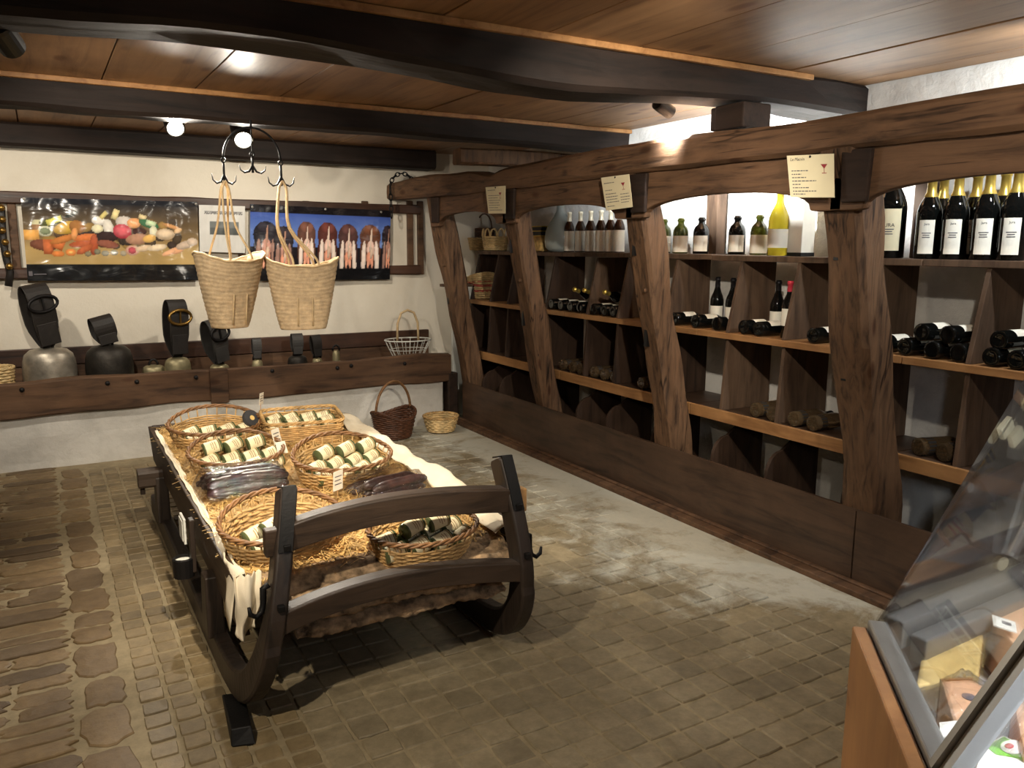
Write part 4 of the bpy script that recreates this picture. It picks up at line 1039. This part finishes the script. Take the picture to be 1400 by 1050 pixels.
RUN = ((.465, .645), (1.475, 1.455))
horn = []
for xb, xt in RUN: horn.append(build(runner(xb, xt), 'runner', 'sledge_wood', sl, bev=.004))
def hx(side, z): xb, xt = RUN[side]; return xb+(xt-xb)*min(1, z/.75)
def hy(z):
    pts = crom([(0, a, b) for a, b in RPATH[:6]], 10); return min(pts, key=lambda p: abs(p.z-z)).y
# arched cross bars between the horns
for z, hgt, arch, nm in ((.612, .045, .055, 'upper_bar'), (.358, .036, .078, 'lower_bar')):
    y = hy(z); x0, x1 = hx(0, z), hx(1, z); secs = []
    for i in range(17):
        u = i/16; x = x0-.01+(x1-x0+.02)*u; zc = z+arch*math.sin(PI*u)**.8*(1-.35*u); q = .036
        secs.append([(x, y-q, zc-hgt), (x, y+q, zc-hgt), (x, y+q, zc+hgt*.9), (x, y+q*.7, zc+hgt), (x, y-q*.7, zc+hgt), (x, y-q, zc+hgt*.9)])
    build(MB().loft(secs), nm, 'sledge_wood_x', sl, bev=.003)
for sd, sg in ((0, -1), (1, 1)):      # tenon ends, iron straps, bolts and hooks
    for z in (.612,):
        build(MB().box(hx(sd, z)+sg*.030-.03, hx(sd, z)+sg*.030+.03, hy(z)-.022, hy(z)+.022, z-.05, z+.04), 'tenon', 'cut_wood' if sd else 'sledge_wood_x', sl, bev=.005)
    pts = crom([(0, a, b) for a, b in RPATH[:5]], 8); mb = MB(); vs = []
    for p in pts[:13]:
        x = hx(sd, p.z); k = pts.index(p); t = (pts[k+1]-pts[max(0, k-1)]).normalized(); nr = Vector((0, -t.z, t.y))
        q = p+nr*(-.0505 if nr.y > 0 else .0505); vs.append([(x-.022, q.y+.004, q.z), (x+.022, q.y+.004, q.z), (x+.022, q.y-.002, q.z), (x-.022, q.y-.002, q.z)])
    top = [(0, pts[0].y+.030, pts[0].z-.001), (0, pts[0].y, pts[0].z+.008)]
    tv = [[(hx(sd, b)-.022, a, b-.003), (hx(sd, b)+.022, a, b-.003), (hx(sd, b)+.022, a-.002, b+.004), (hx(sd, b)-.022, a-.002, b+.004)] for _, a, b in top]
    ib = build(MB().loft(tv+vs), 'iron_strap', 'black_iron', horn[sd])
    for z in (.60, .43):
        build(MB().box(hx(sd, z)-.011, hx(sd, z)+.011, hy(z)-.064, hy(z)-.044, z-.011, z+.011), 'bolt', 'black_iron', horn[sd], bev=.003)
    zz = .46; x = hx(sd, zz)+sg*.034; y = hy(zz)
    build(MB().tube([(x-sg*.006, y, zz+.03), (x+sg*.012, y, zz+.02), (x+sg*.014, y, zz-.03), (x+sg*.020, y-.004, zz-.055), (x+sg*.038, y-.008, zz-.066), (x+sg*.056, y-.008, zz-.055), (x+sg*.060, y-.008, zz-.03)], [.010, .011, .010, .009, .009, .008, .005], 7), 'iron_hook', 'black_iron', horn[sd], smooth=True)
build(MB().hexa([(.40, 2.43, .0), (.47, 2.41, 0), (.50, 2.72, 0), (.43, 2.74, 0)], [(.405, 2.45, .05), (.465, 2.44, .05), (.50, 2.72, .012), (.43, 2.74, .012)]), 'shoe_block', 'black_iron', sl, bev=.004)
# standards on the runners, bolsters across
for y, z in ((4.50, .345), (3.05, .335)):
    for sd in (0, 1):
        x = RUN[sd][0]
        build(MB().hexa([(x-.032, y-.06, .10), (x+.032, y-.06, .10), (x+.032, y+.06, .10), (x-.032, y+.06, .10)], [(x-.03, y-.045, z), (x+.03, y-.045, z), (x+.03, y+.045, z), (x-.03, y+.045, z)]), 'standard', 'sledge_wood', sl, bev=.006)
    over = .11 if y > 4 else -.02
    build(rough_beam(0, RUN[0][0]-over, RUN[1][0]+over, lambda t, y=y, z=z: (y, z-.005, .045, .045), .1, .005, int(y*9)), 'bolster', 'sledge_wood_x', sl)
build(MB().lathe([(.012, 0), (.012, .13)], 8, T(.375, 4.50, .255)), 'bolster_pin', 'sledge_wood', sl)
# tray boards; the bed dips towards the horns
def tz(y): return .485+(y-2.6)*.018      # top edge of the side boards
def side(x, y0, y1, h, out):
    secs = []
    for i in range(21):
        y = y0+(y1-y0)*i/20; z = tz(y)+.006*noise.noise(Vector((y*5, x, 2)))
        secs.append([(x-.014+out, y, z-h), (x+.014+out, y, z-h), (x+.014, y, z), (x-.014, y, z)])
    return MB().loft(secs)
build(side(.475, 2.58, 4.92, .20, .016), 'side_board', 'sledge_wood_y', sl, bev=.004)
build(side(1.535, 2.66, 4.92, .14, -.012), 'side_board', 'sledge_wood_y', sl, bev=.004)
build(MB().box(.48, 1.53, 4.89, 4.92, .385, .53), 'end_board', 'sledge_wood_x', sl, bev=.004)
build(MB().hexa([(.49, 2.66, .36), (1.52, 2.66, .36), (1.52, 4.9, .385), (.49, 4.9, .385)], [(.49, 2.66, .38), (1.52, 2.66, .38), (1.52, 4.9, .405), (.49, 4.9, .405)]), 'bed_board', 'sledge_wood_y', sl)
# slabs of bark-covered offcut across the front
def slab(y0, z0, depth, thick, x0, x1, seed, tilt=0):
    secs = []; n = 110; m = 22
    for i in range(n+1):
        x = x0+(x1-x0)*i/n; cs = []
        for k in range(m+1):
            a = PI*k/m; d = 1+.18*noise.noise(Vector((x*7, a*2, seed)))+.16*noise.noise(Vector((x*16, a*7, seed+3)))+.10*noise.noise(Vector((x*50, a*14, seed)))
            yy = -depth/2*math.cos(a)*d; z_ = thick*math.sin(a)**.8*d
            cs.append((x, y0+yy*math.cos(tilt)-z_*math.sin(tilt), z0+yy*math.sin(tilt)+z_*math.cos(tilt)))
        secs.append(cs)
    return MB().loft(secs)
build(slab(2.61, .345, .20, .05, .56, 1.50, 2, .30), 'bark_slab', 'bark', sl, smooth=True)
build(slab(2.675, .375, .18, .055, .53, 1.49, 5, .35), 'bark_slab', 'bark', sl, smooth=True)
build(slab(2.62, .27, .24, .045, .64, 1.42, 9, .05), 'bark_slab', 'bark', sl, smooth=True)
# stake pocket and plate on the near side board
pk = build(MB().lathe([(.040, .0), (.042, .075), (.036, .08), (.036, .02)], 16, T(.405, 3.32, .235)), 'stake_pocket', 'iron', sl, smooth=False)
build(MB().lathe([(.034, .0), (.034, .062), (.001, .064)], 16, T(.405, 3.32, .24)), 'stake_stub', 'chalk', sl)
build(MB().box(.432, .452, 3.295, 3.34, .25, .47), 'stake', 'sledge_wood', sl, bev=.004)
build(MB().box(.436, .446, 3.50, 3.61, .30, .41).box(.431, .435, 3.51, 3.60, .31, .40), 'name_plate', 'chalk', sl, bev=.002)

# ------------------------------------------------------------------ cloth, straw bed
def cloth_right(u, v):
    y = 2.60+2.0*u
    prof = [(1.43, tz(y)+.012), (1.475, tz(y)+.035), (1.52, tz(y)+.030), (1.548, tz(y)+.008), (1.556, tz(y)-.05-.03*math.sin(u*9))]
    k = v*(len(prof)-1); i = min(len(prof)-2, int(k)); f = k-i
    x = prof[i][0]+(prof[i+1][0]-prof[i][0])*f; z = prof[i][1]+(prof[i+1][1]-prof[i][1])*f
    w = noise.noise(Vector((y*3.2, v*1.4, 4)))*.022+noise.noise(Vector((y*9, v*3, 1)))*.012
    return (x+w*.5, y, z+w-(.04*(1-u)**6))
def cloth_left(u, v):
    y = 2.56+2.2*u
    k = v; x = .505-(.030+.03*max(0, 1-u*6))*k; hang = .002+(.17*max(0, 1-u*6)**1.2)
    z = tz(y)+.012-(.018 if k < .5 else 0) if k < .75 else tz(y)+.008-hang*(k-.75)*4
    w = noise.noise(Vector((y*6, v*2, 8)))*.010*(1+3*max(0, 1-u*5))
    return (x+w-(.012*max(0, 1-u*6) if k > .7 else 0), y, z+w*.6)
tag(build(MB().grid(cloth_right, 70, 16), 'linen_cloth', 'linen', smooth=True, fixn=False), 'white linen cloth rumpled over the sledge edge facing the wine rack', 'cloth').modifiers.new('thick', 'SOLIDIFY').thickness = .002
def drape(u, v):
    x = .455+.09*u*(1-.35*v); z = tz(2.6)+.020-.20*v-.02*math.sin(u*5)*v
    return (x+.012*noise.noise(Vector((u*3, v*3, 1))), 2.555-.030*math.sin(PI*min(1, v*1.3))*(1-.4*u)+.014*math.sin(u*9+v*2), z+.010*noise.noise(Vector((u*9, v*2, 6))))
tag(build(MB().grid(cloth_left, 80, 16).grid(drape, 20, 24), 'linen_cloth', 'linen', smooth=True, fixn=False), 'white linen edging along the open side, frayed end hanging at the hook', 'cloth').modifiers.new('thick', 'SOLIDIFY').thickness = .002
def bed_z(x, y):
    return tz(y)-.022+.030*noise.noise(Vector((x*5, y*5, 2)))+.014*noise.noise(Vector((x*15, y*15, 5)))-.05*max(0, (2.86-y)/.16)**1.5*(y < 2.86)
mb = MB().grid(lambda u, v: (.492+1.028*u, 2.70+2.18*v, bed_z(.492+1.028*u, 2.70+2.18*v)), 70, 120)
RS = random.Random(12); SM = mb
for i in range(11000):
    x, y = RS.uniform(.50, 1.50), RS.uniform(2.68, 4.86); a = RS.uniform(0, PI); L_ = RS.uniform(.02, .07); c, q = math.cos(a), math.sin(a); r = .0016
    z = bed_z(x, max(2.70, y))+RS.uniform(.002, .022); bow = RS.uniform(-.014, .016); dz = RS.uniform(-.018, .018)
    p0, p1, p2 = (x-c*L_, y-q*L_, z-dz), (x+q*bow, y-c*bow, z+.006), (x+c*L_, y+q*L_, z+dz)
    o = [(-q*r, c*r, 0), (q*r, -c*r, 0)]
    vs = []
    for p in (p0, p1, p2):
        for d in o: vs.append((p[0]+d[0], p[1]+d[1], p[2]))
    SM.add(vs, [(0, 1, 3, 2), (2, 3, 5, 4)])
tag(build(SM, 'straw_bed', 'straw', fixn=False), 'loose golden straw filling the sledge around the baskets', 'straw', None, 'stuff')

# ------------------------------------------------------------------ jars and the baskets that hold them
def jar_proto():
    o = bpy.data.objects.new('terrine_jar', None); COL.objects.link(o)
    r, h = .031, .086
    build(MB().lathe([(r*.9, 0), (r, .005), (r, h*.80), (r*.93, h*.86)], 18), 'glass_body', 'jar_glass', o, smooth=True, world=False)
    lid = build(MB().lathe([(r*.98, h*.86), (r*1.04, h*.88), (r*1.04, h*.97), (r*.86, h), (.001, h*1.0)], 18), 'lid', 'jar_glass', o, smooth=True, world=False)
    build(MB().lathe([(r*1.0, h*.845), (r*1.06, h*.852), (r*1.06, h*.872), (r*1.0, h*.88)], 18), 'seal', 'wicker_light', lid, smooth=True, world=False)
    build(wrap(r*1.02, h*.10, h*.80, -PI/2-1.25, -PI/2+1.25, 12, 1), 'paper_label', 'paper_cream', o, smooth=True, world=False, fixn=False)
    m = MB()
    for z, w in ((.62, .6), (.50, .75), (.40, .5)):
        q = wrap(r*1.035, h*z, h*(z+.035), -PI/2-w, -PI/2+w, 6, 1); m.add(q.v, q.f)
    build(m, 'label_print', 'jar_fill', o, world=False, fixn=False)
    return o
JP = [jar_proto(), False]
def jar(M, label, group):
    o = JP[0] if not JP[1] else copy_tree(JP[0]); JP[1] = True
    o.matrix_world = M; o.rotation_mode = 'XYZ'
    o.location = M.to_translation(); o.rotation_euler = M.to_euler(); o.scale = (1, 1, 1)
    return tag(o, label, 'jar', group)
def jar_basket(name, c, a, b, h, rz, tilt, label, jl, spots, pw=2, lift=None, gap=.03, rows=9, lay=.7, stakes=28, mat='wicker_tan', flare=.8):
    zb = bed_z(c[0], c[1])-.012
    t = thing(name, (c[0], c[1], zb+b*math.sin(tilt)*flare*.75), label, 'basket', 'baskets on the sledge')
    basket_parts(t, a, b, h, pw, rows, stakes, flare, lift, gap, mat, 'wicker_rim' if pw == 2 else mat, .0075)
    t.rotation_euler = (tilt, 0, rz)
    M = T(*t.location) @ Rz(rz) @ Rx(tilt)
    for (x, y, z, rl, rzj) in spots:
        jar(M @ T(x, y, z) @ Rz(rzj) @ (Rx(-.75+.3*rl) @ Ry(PI/2-.25) @ T(0, 0, -.043) if rl < 5 else Rx(.25)), jl, 'jars in '+label.split(',')[0][:40])
    return t
def rows_spots(nx, ny, dx, dy, z0, dz, rl, rr, x0=0, y0=0, skip=0):
    out = []
    for j in range(ny):
        for i in range(nx):
            if rr.random() < skip: continue
            out.append((x0+(i-(nx-1)/2)*dx+rr.uniform(-.006, .006), y0+(j-(ny-1)/2)*dy, z0+dz*j, rl+rr.uniform(-.12, .12), rr.uniform(-.25, .25)))
    return out
arch = lambda th: .035*max(0, math.sin(th))**1.5-.006
rr = random.Random(5)
def ctr(px, py, z=.68): q = on_z(px, py, z); return (q.x, q.y)
UP = 9   # marks a jar standing upright
jar_basket('oval_basket', ctr(294, 585, .585), .235, .17, .12, .0, .16, 'oval wicker basket at the sledge corner, its jars low and a round tin', 'terrine jar with cream label in the corner oval basket', rows_spots(4, 2, .092, .075, .050, .010, 0, rr, .02, -.02), 2, arch, .035)
jar_basket('rectangular_basket', ctr(412, 575, .60), .205, .155, .14, -.12, .08, 'rectangular tan wicker basket packed with rows of jars', 'terrine jar in a tight row of the rectangular basket', rows_spots(4, 4, .092, .066, .075, .006, 0, rr, .0, 0), 8, None, .02, 11, stakes=34, flare=.94, mat='wicker_tan')
jar_basket('oval_basket', ctr(322, 620, .575), .215, .16, .115, .05, .18, 'oval wicker basket heaped with jars behind the dark sausages', 'terrine jar heaped in the oval basket behind the sausages', rows_spots(4, 2, .090, .070, .055, .01, 0, rr, .02, -.03)+rows_spots(3, 1, .10, .06, .115, 0, 0, rr, .0, .05), 2, arch, .035)
jar_basket('oval_basket', ctr(466, 630, .57), .235, .17, .12, .22, .18, 'oval wicker basket of jars next to the white cloth', 'terrine jar with bright label in the basket next to the cloth', rows_spots(4, 2, .094, .075, .055, .01, 0, rr, .01, -.03)+rows_spots(3, 1, .11, .06, .115, 0, 0, rr, .03, .04), 2, arch, .035)
jar_basket('oval_basket', ctr(384, 714, .55), .225, .165, .12, .12, .20, 'half-empty oval wicker basket behind the strapped horn', 'terrine jar in the half-empty basket behind the strapped horn', rows_spots(3, 2, .094, .075, .052, .01, 0, rr, .0, -.02)+[(-.05, -.03, .11, 0, .1), (.13, .03, .06, 0, .3)], 2, arch, .035)
jar_basket('oval_basket', ctr(577, 712, .535), .215, .155, .115, .12, .10, 'oval wicker basket seen beneath the arched upper bar', 'terrine jar in the basket beneath the arched upper bar', rows_spots(4, 2, .092, .075, .055, .01, 0, rr, 0, -.01)+[(-.05, .0, .115, 0, .1), (.06, .0, .115, 0, -.1)], 2, arch, .035)
c = ctr(343, 571, .62)
tn = thing('round_tin', (c[0], c[1], .615), 'round dark green tin with a yellow dot leaning on the corner basket', 'tin')
build(MB().lathe([(.001, -.012), (.046, -.012), (.048, -.008), (.048, .008), (.046, .012), (.001, .012)], 28), 'tin_body', 'plastic_dark', tn, world=False)
build(MB().lathe([(.001, .0135), (.014, .0135), (.014, .012)], 20), 'yellow_dot', 'cheese_pale', tn, world=False)
tn.rotation_euler = (1.05, 0, .5)

# vacuum packs of sausages
def sausage_pack(c, rz, n, ln, label, stickers, gl):
    z = bed_z(*c)
    t = thing('sausage_pack', (c[0], c[1], z+.012), label, 'sausages', 'sausage packs on the straw', rz)
    rs = random.Random(int(c[0]*100)+n)
    for k in range(n):
        y = (k % 4-1.5)*.058; zz = .024+(k//4)*.036; x0 = rs.uniform(-.015, .015); r = rs.uniform(.024, .028); b_ = rs.uniform(-.02, .02)
        pts = [(x0+ln*(f-.5), y+b_*math.sin(PI*f), zz+.006*math.sin(PI*f)) for f in [i/10 for i in range(11)]]
        build(MB().tube(pts, [r*(.35 if i in (0, 10) else .85 if i in (1, 9) else 1+.06*rs.uniform(-1, 1)) for i in range(11)], 10), 'sausage', 'sausage_skin', t, smooth=True, world=False)
    def top(u, v):
        x, y = (u-.5)*(ln+.07), (v-.5)*.28; e = min(1, min(u, 1-u)*9)*min(1, min(v, 1-v)*7)
        return (x, y, .004+e*(.084 if n > 4 else .052)+e*.006*math.sin(v*24)+.006*noise.noise(Vector((u*9, v*9, n))))
    build(MB().grid(top, 44, 30), 'clear_film', 'film_dark', t, smooth=True, world=False, fixn=False)
    for (x, y, a) in stickers:
        build(MB().box(-.022, .022, -.017, .017, 0, .001, T(x, y, .098 if n > 4 else .068) @ Rz(a) @ Rx(-.1)), 'price_sticker', 'paper_white', t, world=False)
    return t
sausage_pack(ctr(334, 664, .51), .05, 7, .34, 'film-wrapped pack of dark sausages with two square stickers', [(-.11, -.04, .4), (-.045, -.075, .5)], 0)
sausage_pack(ctr(528, 668, .50), .25, 6, .28, 'film-wrapped sausage pack glinting beside the white cloth', [], 0)
# price cards stuck in the baskets
def price_card(px, py, z, w, h, rz, lean, label, lines=3):
    q = on_z(px, py, z)
    t = thing('price_card', q, label, 'card', 'price cards on the sledge', rz)
    M = Rx(-lean)
    build(MB().box(-w/2, w/2, -.0008, .0008, 0, h, M), 'card_sheet', 'paper_white', t, world=False)
    m = MB()
    for k in range(lines): m.box(-w*.36, w*(.36-.1*(k % 2)), -.0016, -.0012, h*(.70-.2*k), h*(.70-.2*k)+.004, M)
    build(m, 'print_lines', 'ink', t, world=False)
    build(MB().tube([(0, .0015, -.05), (0, .0015, h*.4)], .0018, 5, False, M), 'pick', 'cut_wood', t, world=False)
price_card(357, 553, .62, .05, .07, .9, -.1, 'small card edge-on at the rim of the rectangular basket')
price_card(381, 608, .58, .065, .08, .75, .25, 'folded white card between the two middle oval baskets')
price_card(387, 620, .56, .05, .06, .2, .5, 'white card flap lying against the folded card', 0)
price_card(462, 670, .52, .06, .085, .55, -.05, 'white price card standing between the sausage packs')

# ------------------------------------------------------------------ refrigerated cheese counter
ZT = .80
A = on_z(1165, 855, ZT); u = Vector((-.68, -.73, 0)).normalized(); n_ = Vector((.73, -.68, 0)).normalized(); ex = Vector((1, .035, 0)).normalized()
ct = thing('cheese_counter', (A.x+.3, A.y-.4, 0), 'wood-sided cheese counter with slanted glass and grey metal rails', 'counter')
LEN, DEP = 1.05, .95
def foot(a, l, d): return [a, a+u*l, a+u*l+n_*d, a+ex*1.25+Vector((0, -.75, 0)), a+ex*1.25]
def slabp(poly, z0, z1): return MB().prism([(p.x, p.y) for p in poly], 2, z0, z1)
base = foot(A, LEN, DEP)
inner = [A+u*.02+n_*.05+ex*.03, A+u*LEN+n_*.05, base[2], base[3], base[4]-Vector((0, .05, 0))]
build(slabp(inner, .08, .60), 'cabinet_body', 'enamel_white', ct)
build(slabp([p.lerp(base[3], .06) for p in base], .0, .08), 'kick_plinth', 'plastic_dark', ct)
def plank(a, b, inn, z0, z1, name, mat, bev=.004):
    return build(MB().hexa([Vector((p.x, p.y, z0)) for p in (a, b, b+inn, a+inn)], [Vector((p.x, p.y, z1)) for p in (a, b, b+inn, a+inn)]), name, mat, ct, bev=bev)
plank(A, A+u*LEN, n_*.028, .07, ZT, 'wood_front', 'counter_wood')
plank(A+ex*.012-Vector((0, .0, 0)), A+ex*1.25, Vector((0, -.028, 0)), .07, ZT-.03, 'wood_end', 'counter_wood')
C0 = on_z(1200, 848, ZT); off = (C0-A).dot(n_)
plank(A+n_*.030+u*-.01, A+u*LEN+n_*.030, n_*(off-.018), .60, ZT+.012, 'front_rail', 'aluminium')
plank(C0+ex*.02, A+ex*1.22+Vector((0, -.01, 0)), Vector((0, -.045, 0)), ZT-.05, ZT+.008, 'end_rail', 'aluminium')
plank(C0+ex*.03+Vector((0, -.055, 0)), A+ex*1.2+Vector((0, -.06, 0)), Vector((0, -.035, 0)), ZT-.07, ZT-.012, 'inner_rail', 'aluminium')
build(slabp([p.lerp(base[3], .05) for p in inner], .62, .645), 'display_deck', 'enamel_white', ct)
# slanted front panes; the top edge found where the pane's free edge runs
d = sight(1400, 545); tpar = (C0-EYE).dot(u)/d.dot(u); TOP = EYE+d*tpar
slope = (TOP-C0); slope = slope/slope.length
PH = (TOP-C0).length*1.28
th = u.cross(slope).normalized()*.004
def panel(a, b, up, name, mat='case_glass', t=th): return build(MB().hexa([a, b, b+t, a+t], [a+up, b+up, b+up+t, a+up+t]), name, mat, ct)
# near frame between the panes: its edge line seen crossing the cheeses
g1 = C0+u*.50
panel(C0, C0+u*.50, slope*PH, 'front_pane'); panel(C0+u*.515, C0+u*(LEN-.02), slope*PH, 'front_pane')
build(MB().hexa([g1+u*.0, g1+u*.016, g1+u*.016+th*8, g1+th*8], [p+slope*PH for p in (g1, g1+u*.016, g1+u*.016+th*8, g1+th*8)]), 'pane_frame', 'aluminium', ct)
build(MB().hexa([g1+u*.017, g1+u*.040, g1+u*.040+th*6, g1+u*.017+th*6], [p+slope*PH for p in (g1+u*.017, g1+u*.040, g1+u*.040+th*6, g1+u*.017+th*6)]), 'pane_frame', 'enamel_white', ct)
E1 = C0+ex*.62
up2 = C0+slope*PH
build(MB().add([C0+ex*.01, E1, Vector((E1.x, E1.y, up2.z)), up2+ex*.01]+[p+Vector((0, -.005, 0)) for p in (C0+ex*.01, E1, Vector((E1.x, E1.y, up2.z)), up2+ex*.01)],
      [(0, 1, 2, 3), (7, 6, 5, 4), (0, 4, 5, 1), (1, 5, 6, 2), (2, 6, 7, 3), (3, 7, 4, 0)]), 'end_pane', 'case_glass', ct)
q = on_y(1383, 762, E1.y-.01)
build(MB().tube([q, q+Vector((.16, -.02, .26))], .012, 8), 'corner_post', 'aluminium', ct)
q = on_y(1323, 666, E1.y-.005)
build(MB().lathe([(.011, -.008), (.013, 0), (.011, .008)], 14, T(*q) @ Rx(PI/2)), 'glass_clamp', 'aluminium', ct)
build(MB().hexa([up2-Vector((0, 0, .004)), up2+u*LEN-Vector((0, 0, .004)), up2+u*LEN+n_*.40, up2+n_*.40], [up2+Vector((0, 0, .012)), up2+u*LEN+Vector((0, 0, .012)), up2+u*LEN+n_*.40+Vector((0, 0, .016)), up2+n_*.40+Vector((0, 0, .016))]), 'top_shelf', 'aluminium', ct)
tube = up2+n_*.10+u*.1-Vector((0, 0, .03))
emit('tube_light', (.86, .92, 1), 14)
build(MB().tube([tube, tube+u*.85], .012, 10), 'light_tube', 'tube_light', ct, smooth=True)
ld = bpy.data.lights.new('counter_light', 'AREA'); ld.shape = 'RECTANGLE'; ld.size = .85; ld.size_y = .03; ld.energy = 26; ld.color = (.86, .92, 1)
lo = bpy.data.objects.new('light_beam', ld); COL.objects.link(lo); lo.parent = ct; m = tube+u*.42-Vector((0, 0, .016))-root_loc(ct)
lo.matrix_local = T(*m) @ Matrix((u.to_tuple()+(0,), n_.to_tuple()+(0,), (0, 0, 1, 0), (0, 0, 0, 1))).transposed() @ Rx(0)
# cheeses on the deck
ZD = .645
def wedge(pts, h, label, rind, paste, film=True, group='cheeses in the counter', zd=ZD):
    P = [on_z(px, py, zd+h) for px, py in pts]; c = sum((p for p in P), Vector())/len(P)
    t = thing('cheese_wedge', (c.x, c.y, zd), label, 'cheese', group)
    poly = [(p.x-c.x, p.y-c.y) for p in P]; k = len(poly)
    build(MB().prism(poly, 2, .006, h), 'paste', paste, t, world=False, bev=.006)
    build(MB().prism([(x*1.02, y*1.02) for x, y in poly], 2, .001, .006).hexa([(poly[0][0]*1.03, poly[0][1]*1.03, .002), (poly[1][0]*1.03, poly[1][1]*1.03, .002), (poly[1][0]*.97, poly[1][1]*.97, .002), (poly[0][0]*.97, poly[0][1]*.97, .002)],
          [(poly[0][0]*1.03, poly[0][1]*1.03, h+.002), (poly[1][0]*1.03, poly[1][1]*1.03, h+.002), (poly[1][0]*.97, poly[1][1]*.97, h+.002), (poly[0][0]*.97, poly[0][1]*.97, h+.002)]), 'rind', rind, t, world=False)
    if film:
        xs = [x for x, _ in poly]; ys = [y for _, y in poly]; ax, ay = max(map(abs, xs))+.02, max(map(abs, ys))+.02
        def cov(a_, b_):
            x, y = (a_-.5)*2*ax, (b_-.5)*2*ay; e = min(1, min(a_, 1-a_)*5)*min(1, min(b_, 1-b_)*5)
            return (x, y, .004+(h+.007)*min(1, e*1.3)+.010*noise.noise(Vector((a_*7, b_*7, ax*9))))
        build(MB().grid(cov, 30, 30), 'clear_film', 'film', t, smooth=True, world=False, fixn=False)
    return t
wedge([(1268, 852), (1345, 866), (1338, 925), (1252, 938)], .10, 'big pale cheese block in clear film by the grey rail', 'cheese_rind', 'cheese_pale')
wedge([(1286, 930), (1330, 928), (1362, 950), (1345, 1005), (1308, 1003)], .13, 'pinkish cheese wedge with a round blue stamp', 'cheese_rind', 'cheese_pink')
wedge([(1352, 842), (1420, 790), (1500, 840), (1408, 905)], .12, 'large tan cheese wheel piece under a white label', 'cheese_rind', 'cheese_pink', False)
wedge([(1385, 960), (1450, 930), (1470, 1010), (1400, 1030)], .12, 'pink cheese piece behind the white pane frame', 'cheese_rind', 'cheese_pink')
def flat_card(pts, zd, label, mat, cat='label', extra=None, name='price_label'):
    P = [on_z(px, py, zd) for px, py in pts]; t = thing(name, P[0], label, cat)
    build(slabp(P, zd, zd+.003), 'label_sheet', mat, t)
    return t, P
t, P = flat_card([(1356, 842), (1388, 852), (1390, 866), (1358, 856)], ZD+.135, 'white price label on the large tan cheese piece', 'paper_white')
build(slabp([P[0].lerp(P[1], .4).lerp(P[3].lerp(P[2], .4), v) if i in (0, 3) else P[0].lerp(P[1], .8).lerp(P[3].lerp(P[2], .8), v) for i, v in enumerate((.3, .3, .6, .6))], ZD+.138, ZD+.1385), 'print_lines', 'ink', t)
flat_card([(1284, 990), (1318, 986), (1316, 1006), (1286, 1010)], ZD+.14, 'white folded price label beside the pinkish wedge', 'paper_white')
t, P = flat_card([(1345, 1020), (1372, 1008), (1425, 1035), (1400, 1090), (1325, 1085)], ZD+.10, 'green and white printed cheese packet behind the pane frame', 'paper_white', 'packet', None, 'cheese_packet')
c = sum(P, Vector())/len(P)
build(slabp([P[0].lerp(c, .1), P[1].lerp(c, .05), P[2].lerp(c, .05), P[2].lerp(c, .5), P[0].lerp(c, .55)], ZD+.103, ZD+.104), 'green_print', 'pack_green', t)
e_ = P[1].lerp(P[2], .35).lerp(c, .28)
build(MB().lathe([(.001, .0), (.026, 0), (.026, .001), (.001, .001)], 24, T(e_.x, e_.y, ZD+.1045), 1, .6), 'oval_emblem', 'paper_white', t)
build(MB().lathe([(.001, .0), (.009, 0), (.009, .001), (.001, .001)], 16, T(e_.x-.006, e_.y+.004, ZD+.106), 1, .6), 'red_mark', 'red_raffia', t)
st_ = on_z(1326, 947, ZD+.139)
o = bpy.data.objects.get('cheese_wedge.001')
sm = build(MB().lathe([(.006, 0), (.012, 0), (.012, .001), (.006, .001)], 18, T(st_.x, st_.y, ZD+.1305)), 'blue_stamp', 'ink', o)
q = on_z(1222, 892, ZD+.03)
build(MB().box(q.x-.02, q.x+.035, q.y-.012, q.y+.012, ZD, ZD+.06), 'clip_block', 'plastic_dark', ct, bev=.004)
# round cream disc on the end pane and paper slips clipped above
q = on_y(1371, 771, E1.y-.012)
tag(build(MB().lathe([(.001, -.001), (.020, -.001), (.020, .001), (.001, .001)], 24, T(*q) @ Rx(PI/2), 1.1, .8), 'round_sticker', 'paper_cream'), 'round cream sticker on the end glass of the counter', 'sticker')
for i, (px, py) in enumerate(((1375, 585), (1389, 597))):
    q = on_y(px, py, E1.y-.03)
    tag(build(MB().box(-.022, .022, -.006, .006, -.016, .016, T(*q) @ Ry(-.6+.05*i)), 'paper_slip', 'paper_cream', bev=.002), 'cream folded paper slip clipped inside the counter glass', 'paper', 'paper slips in the counter')
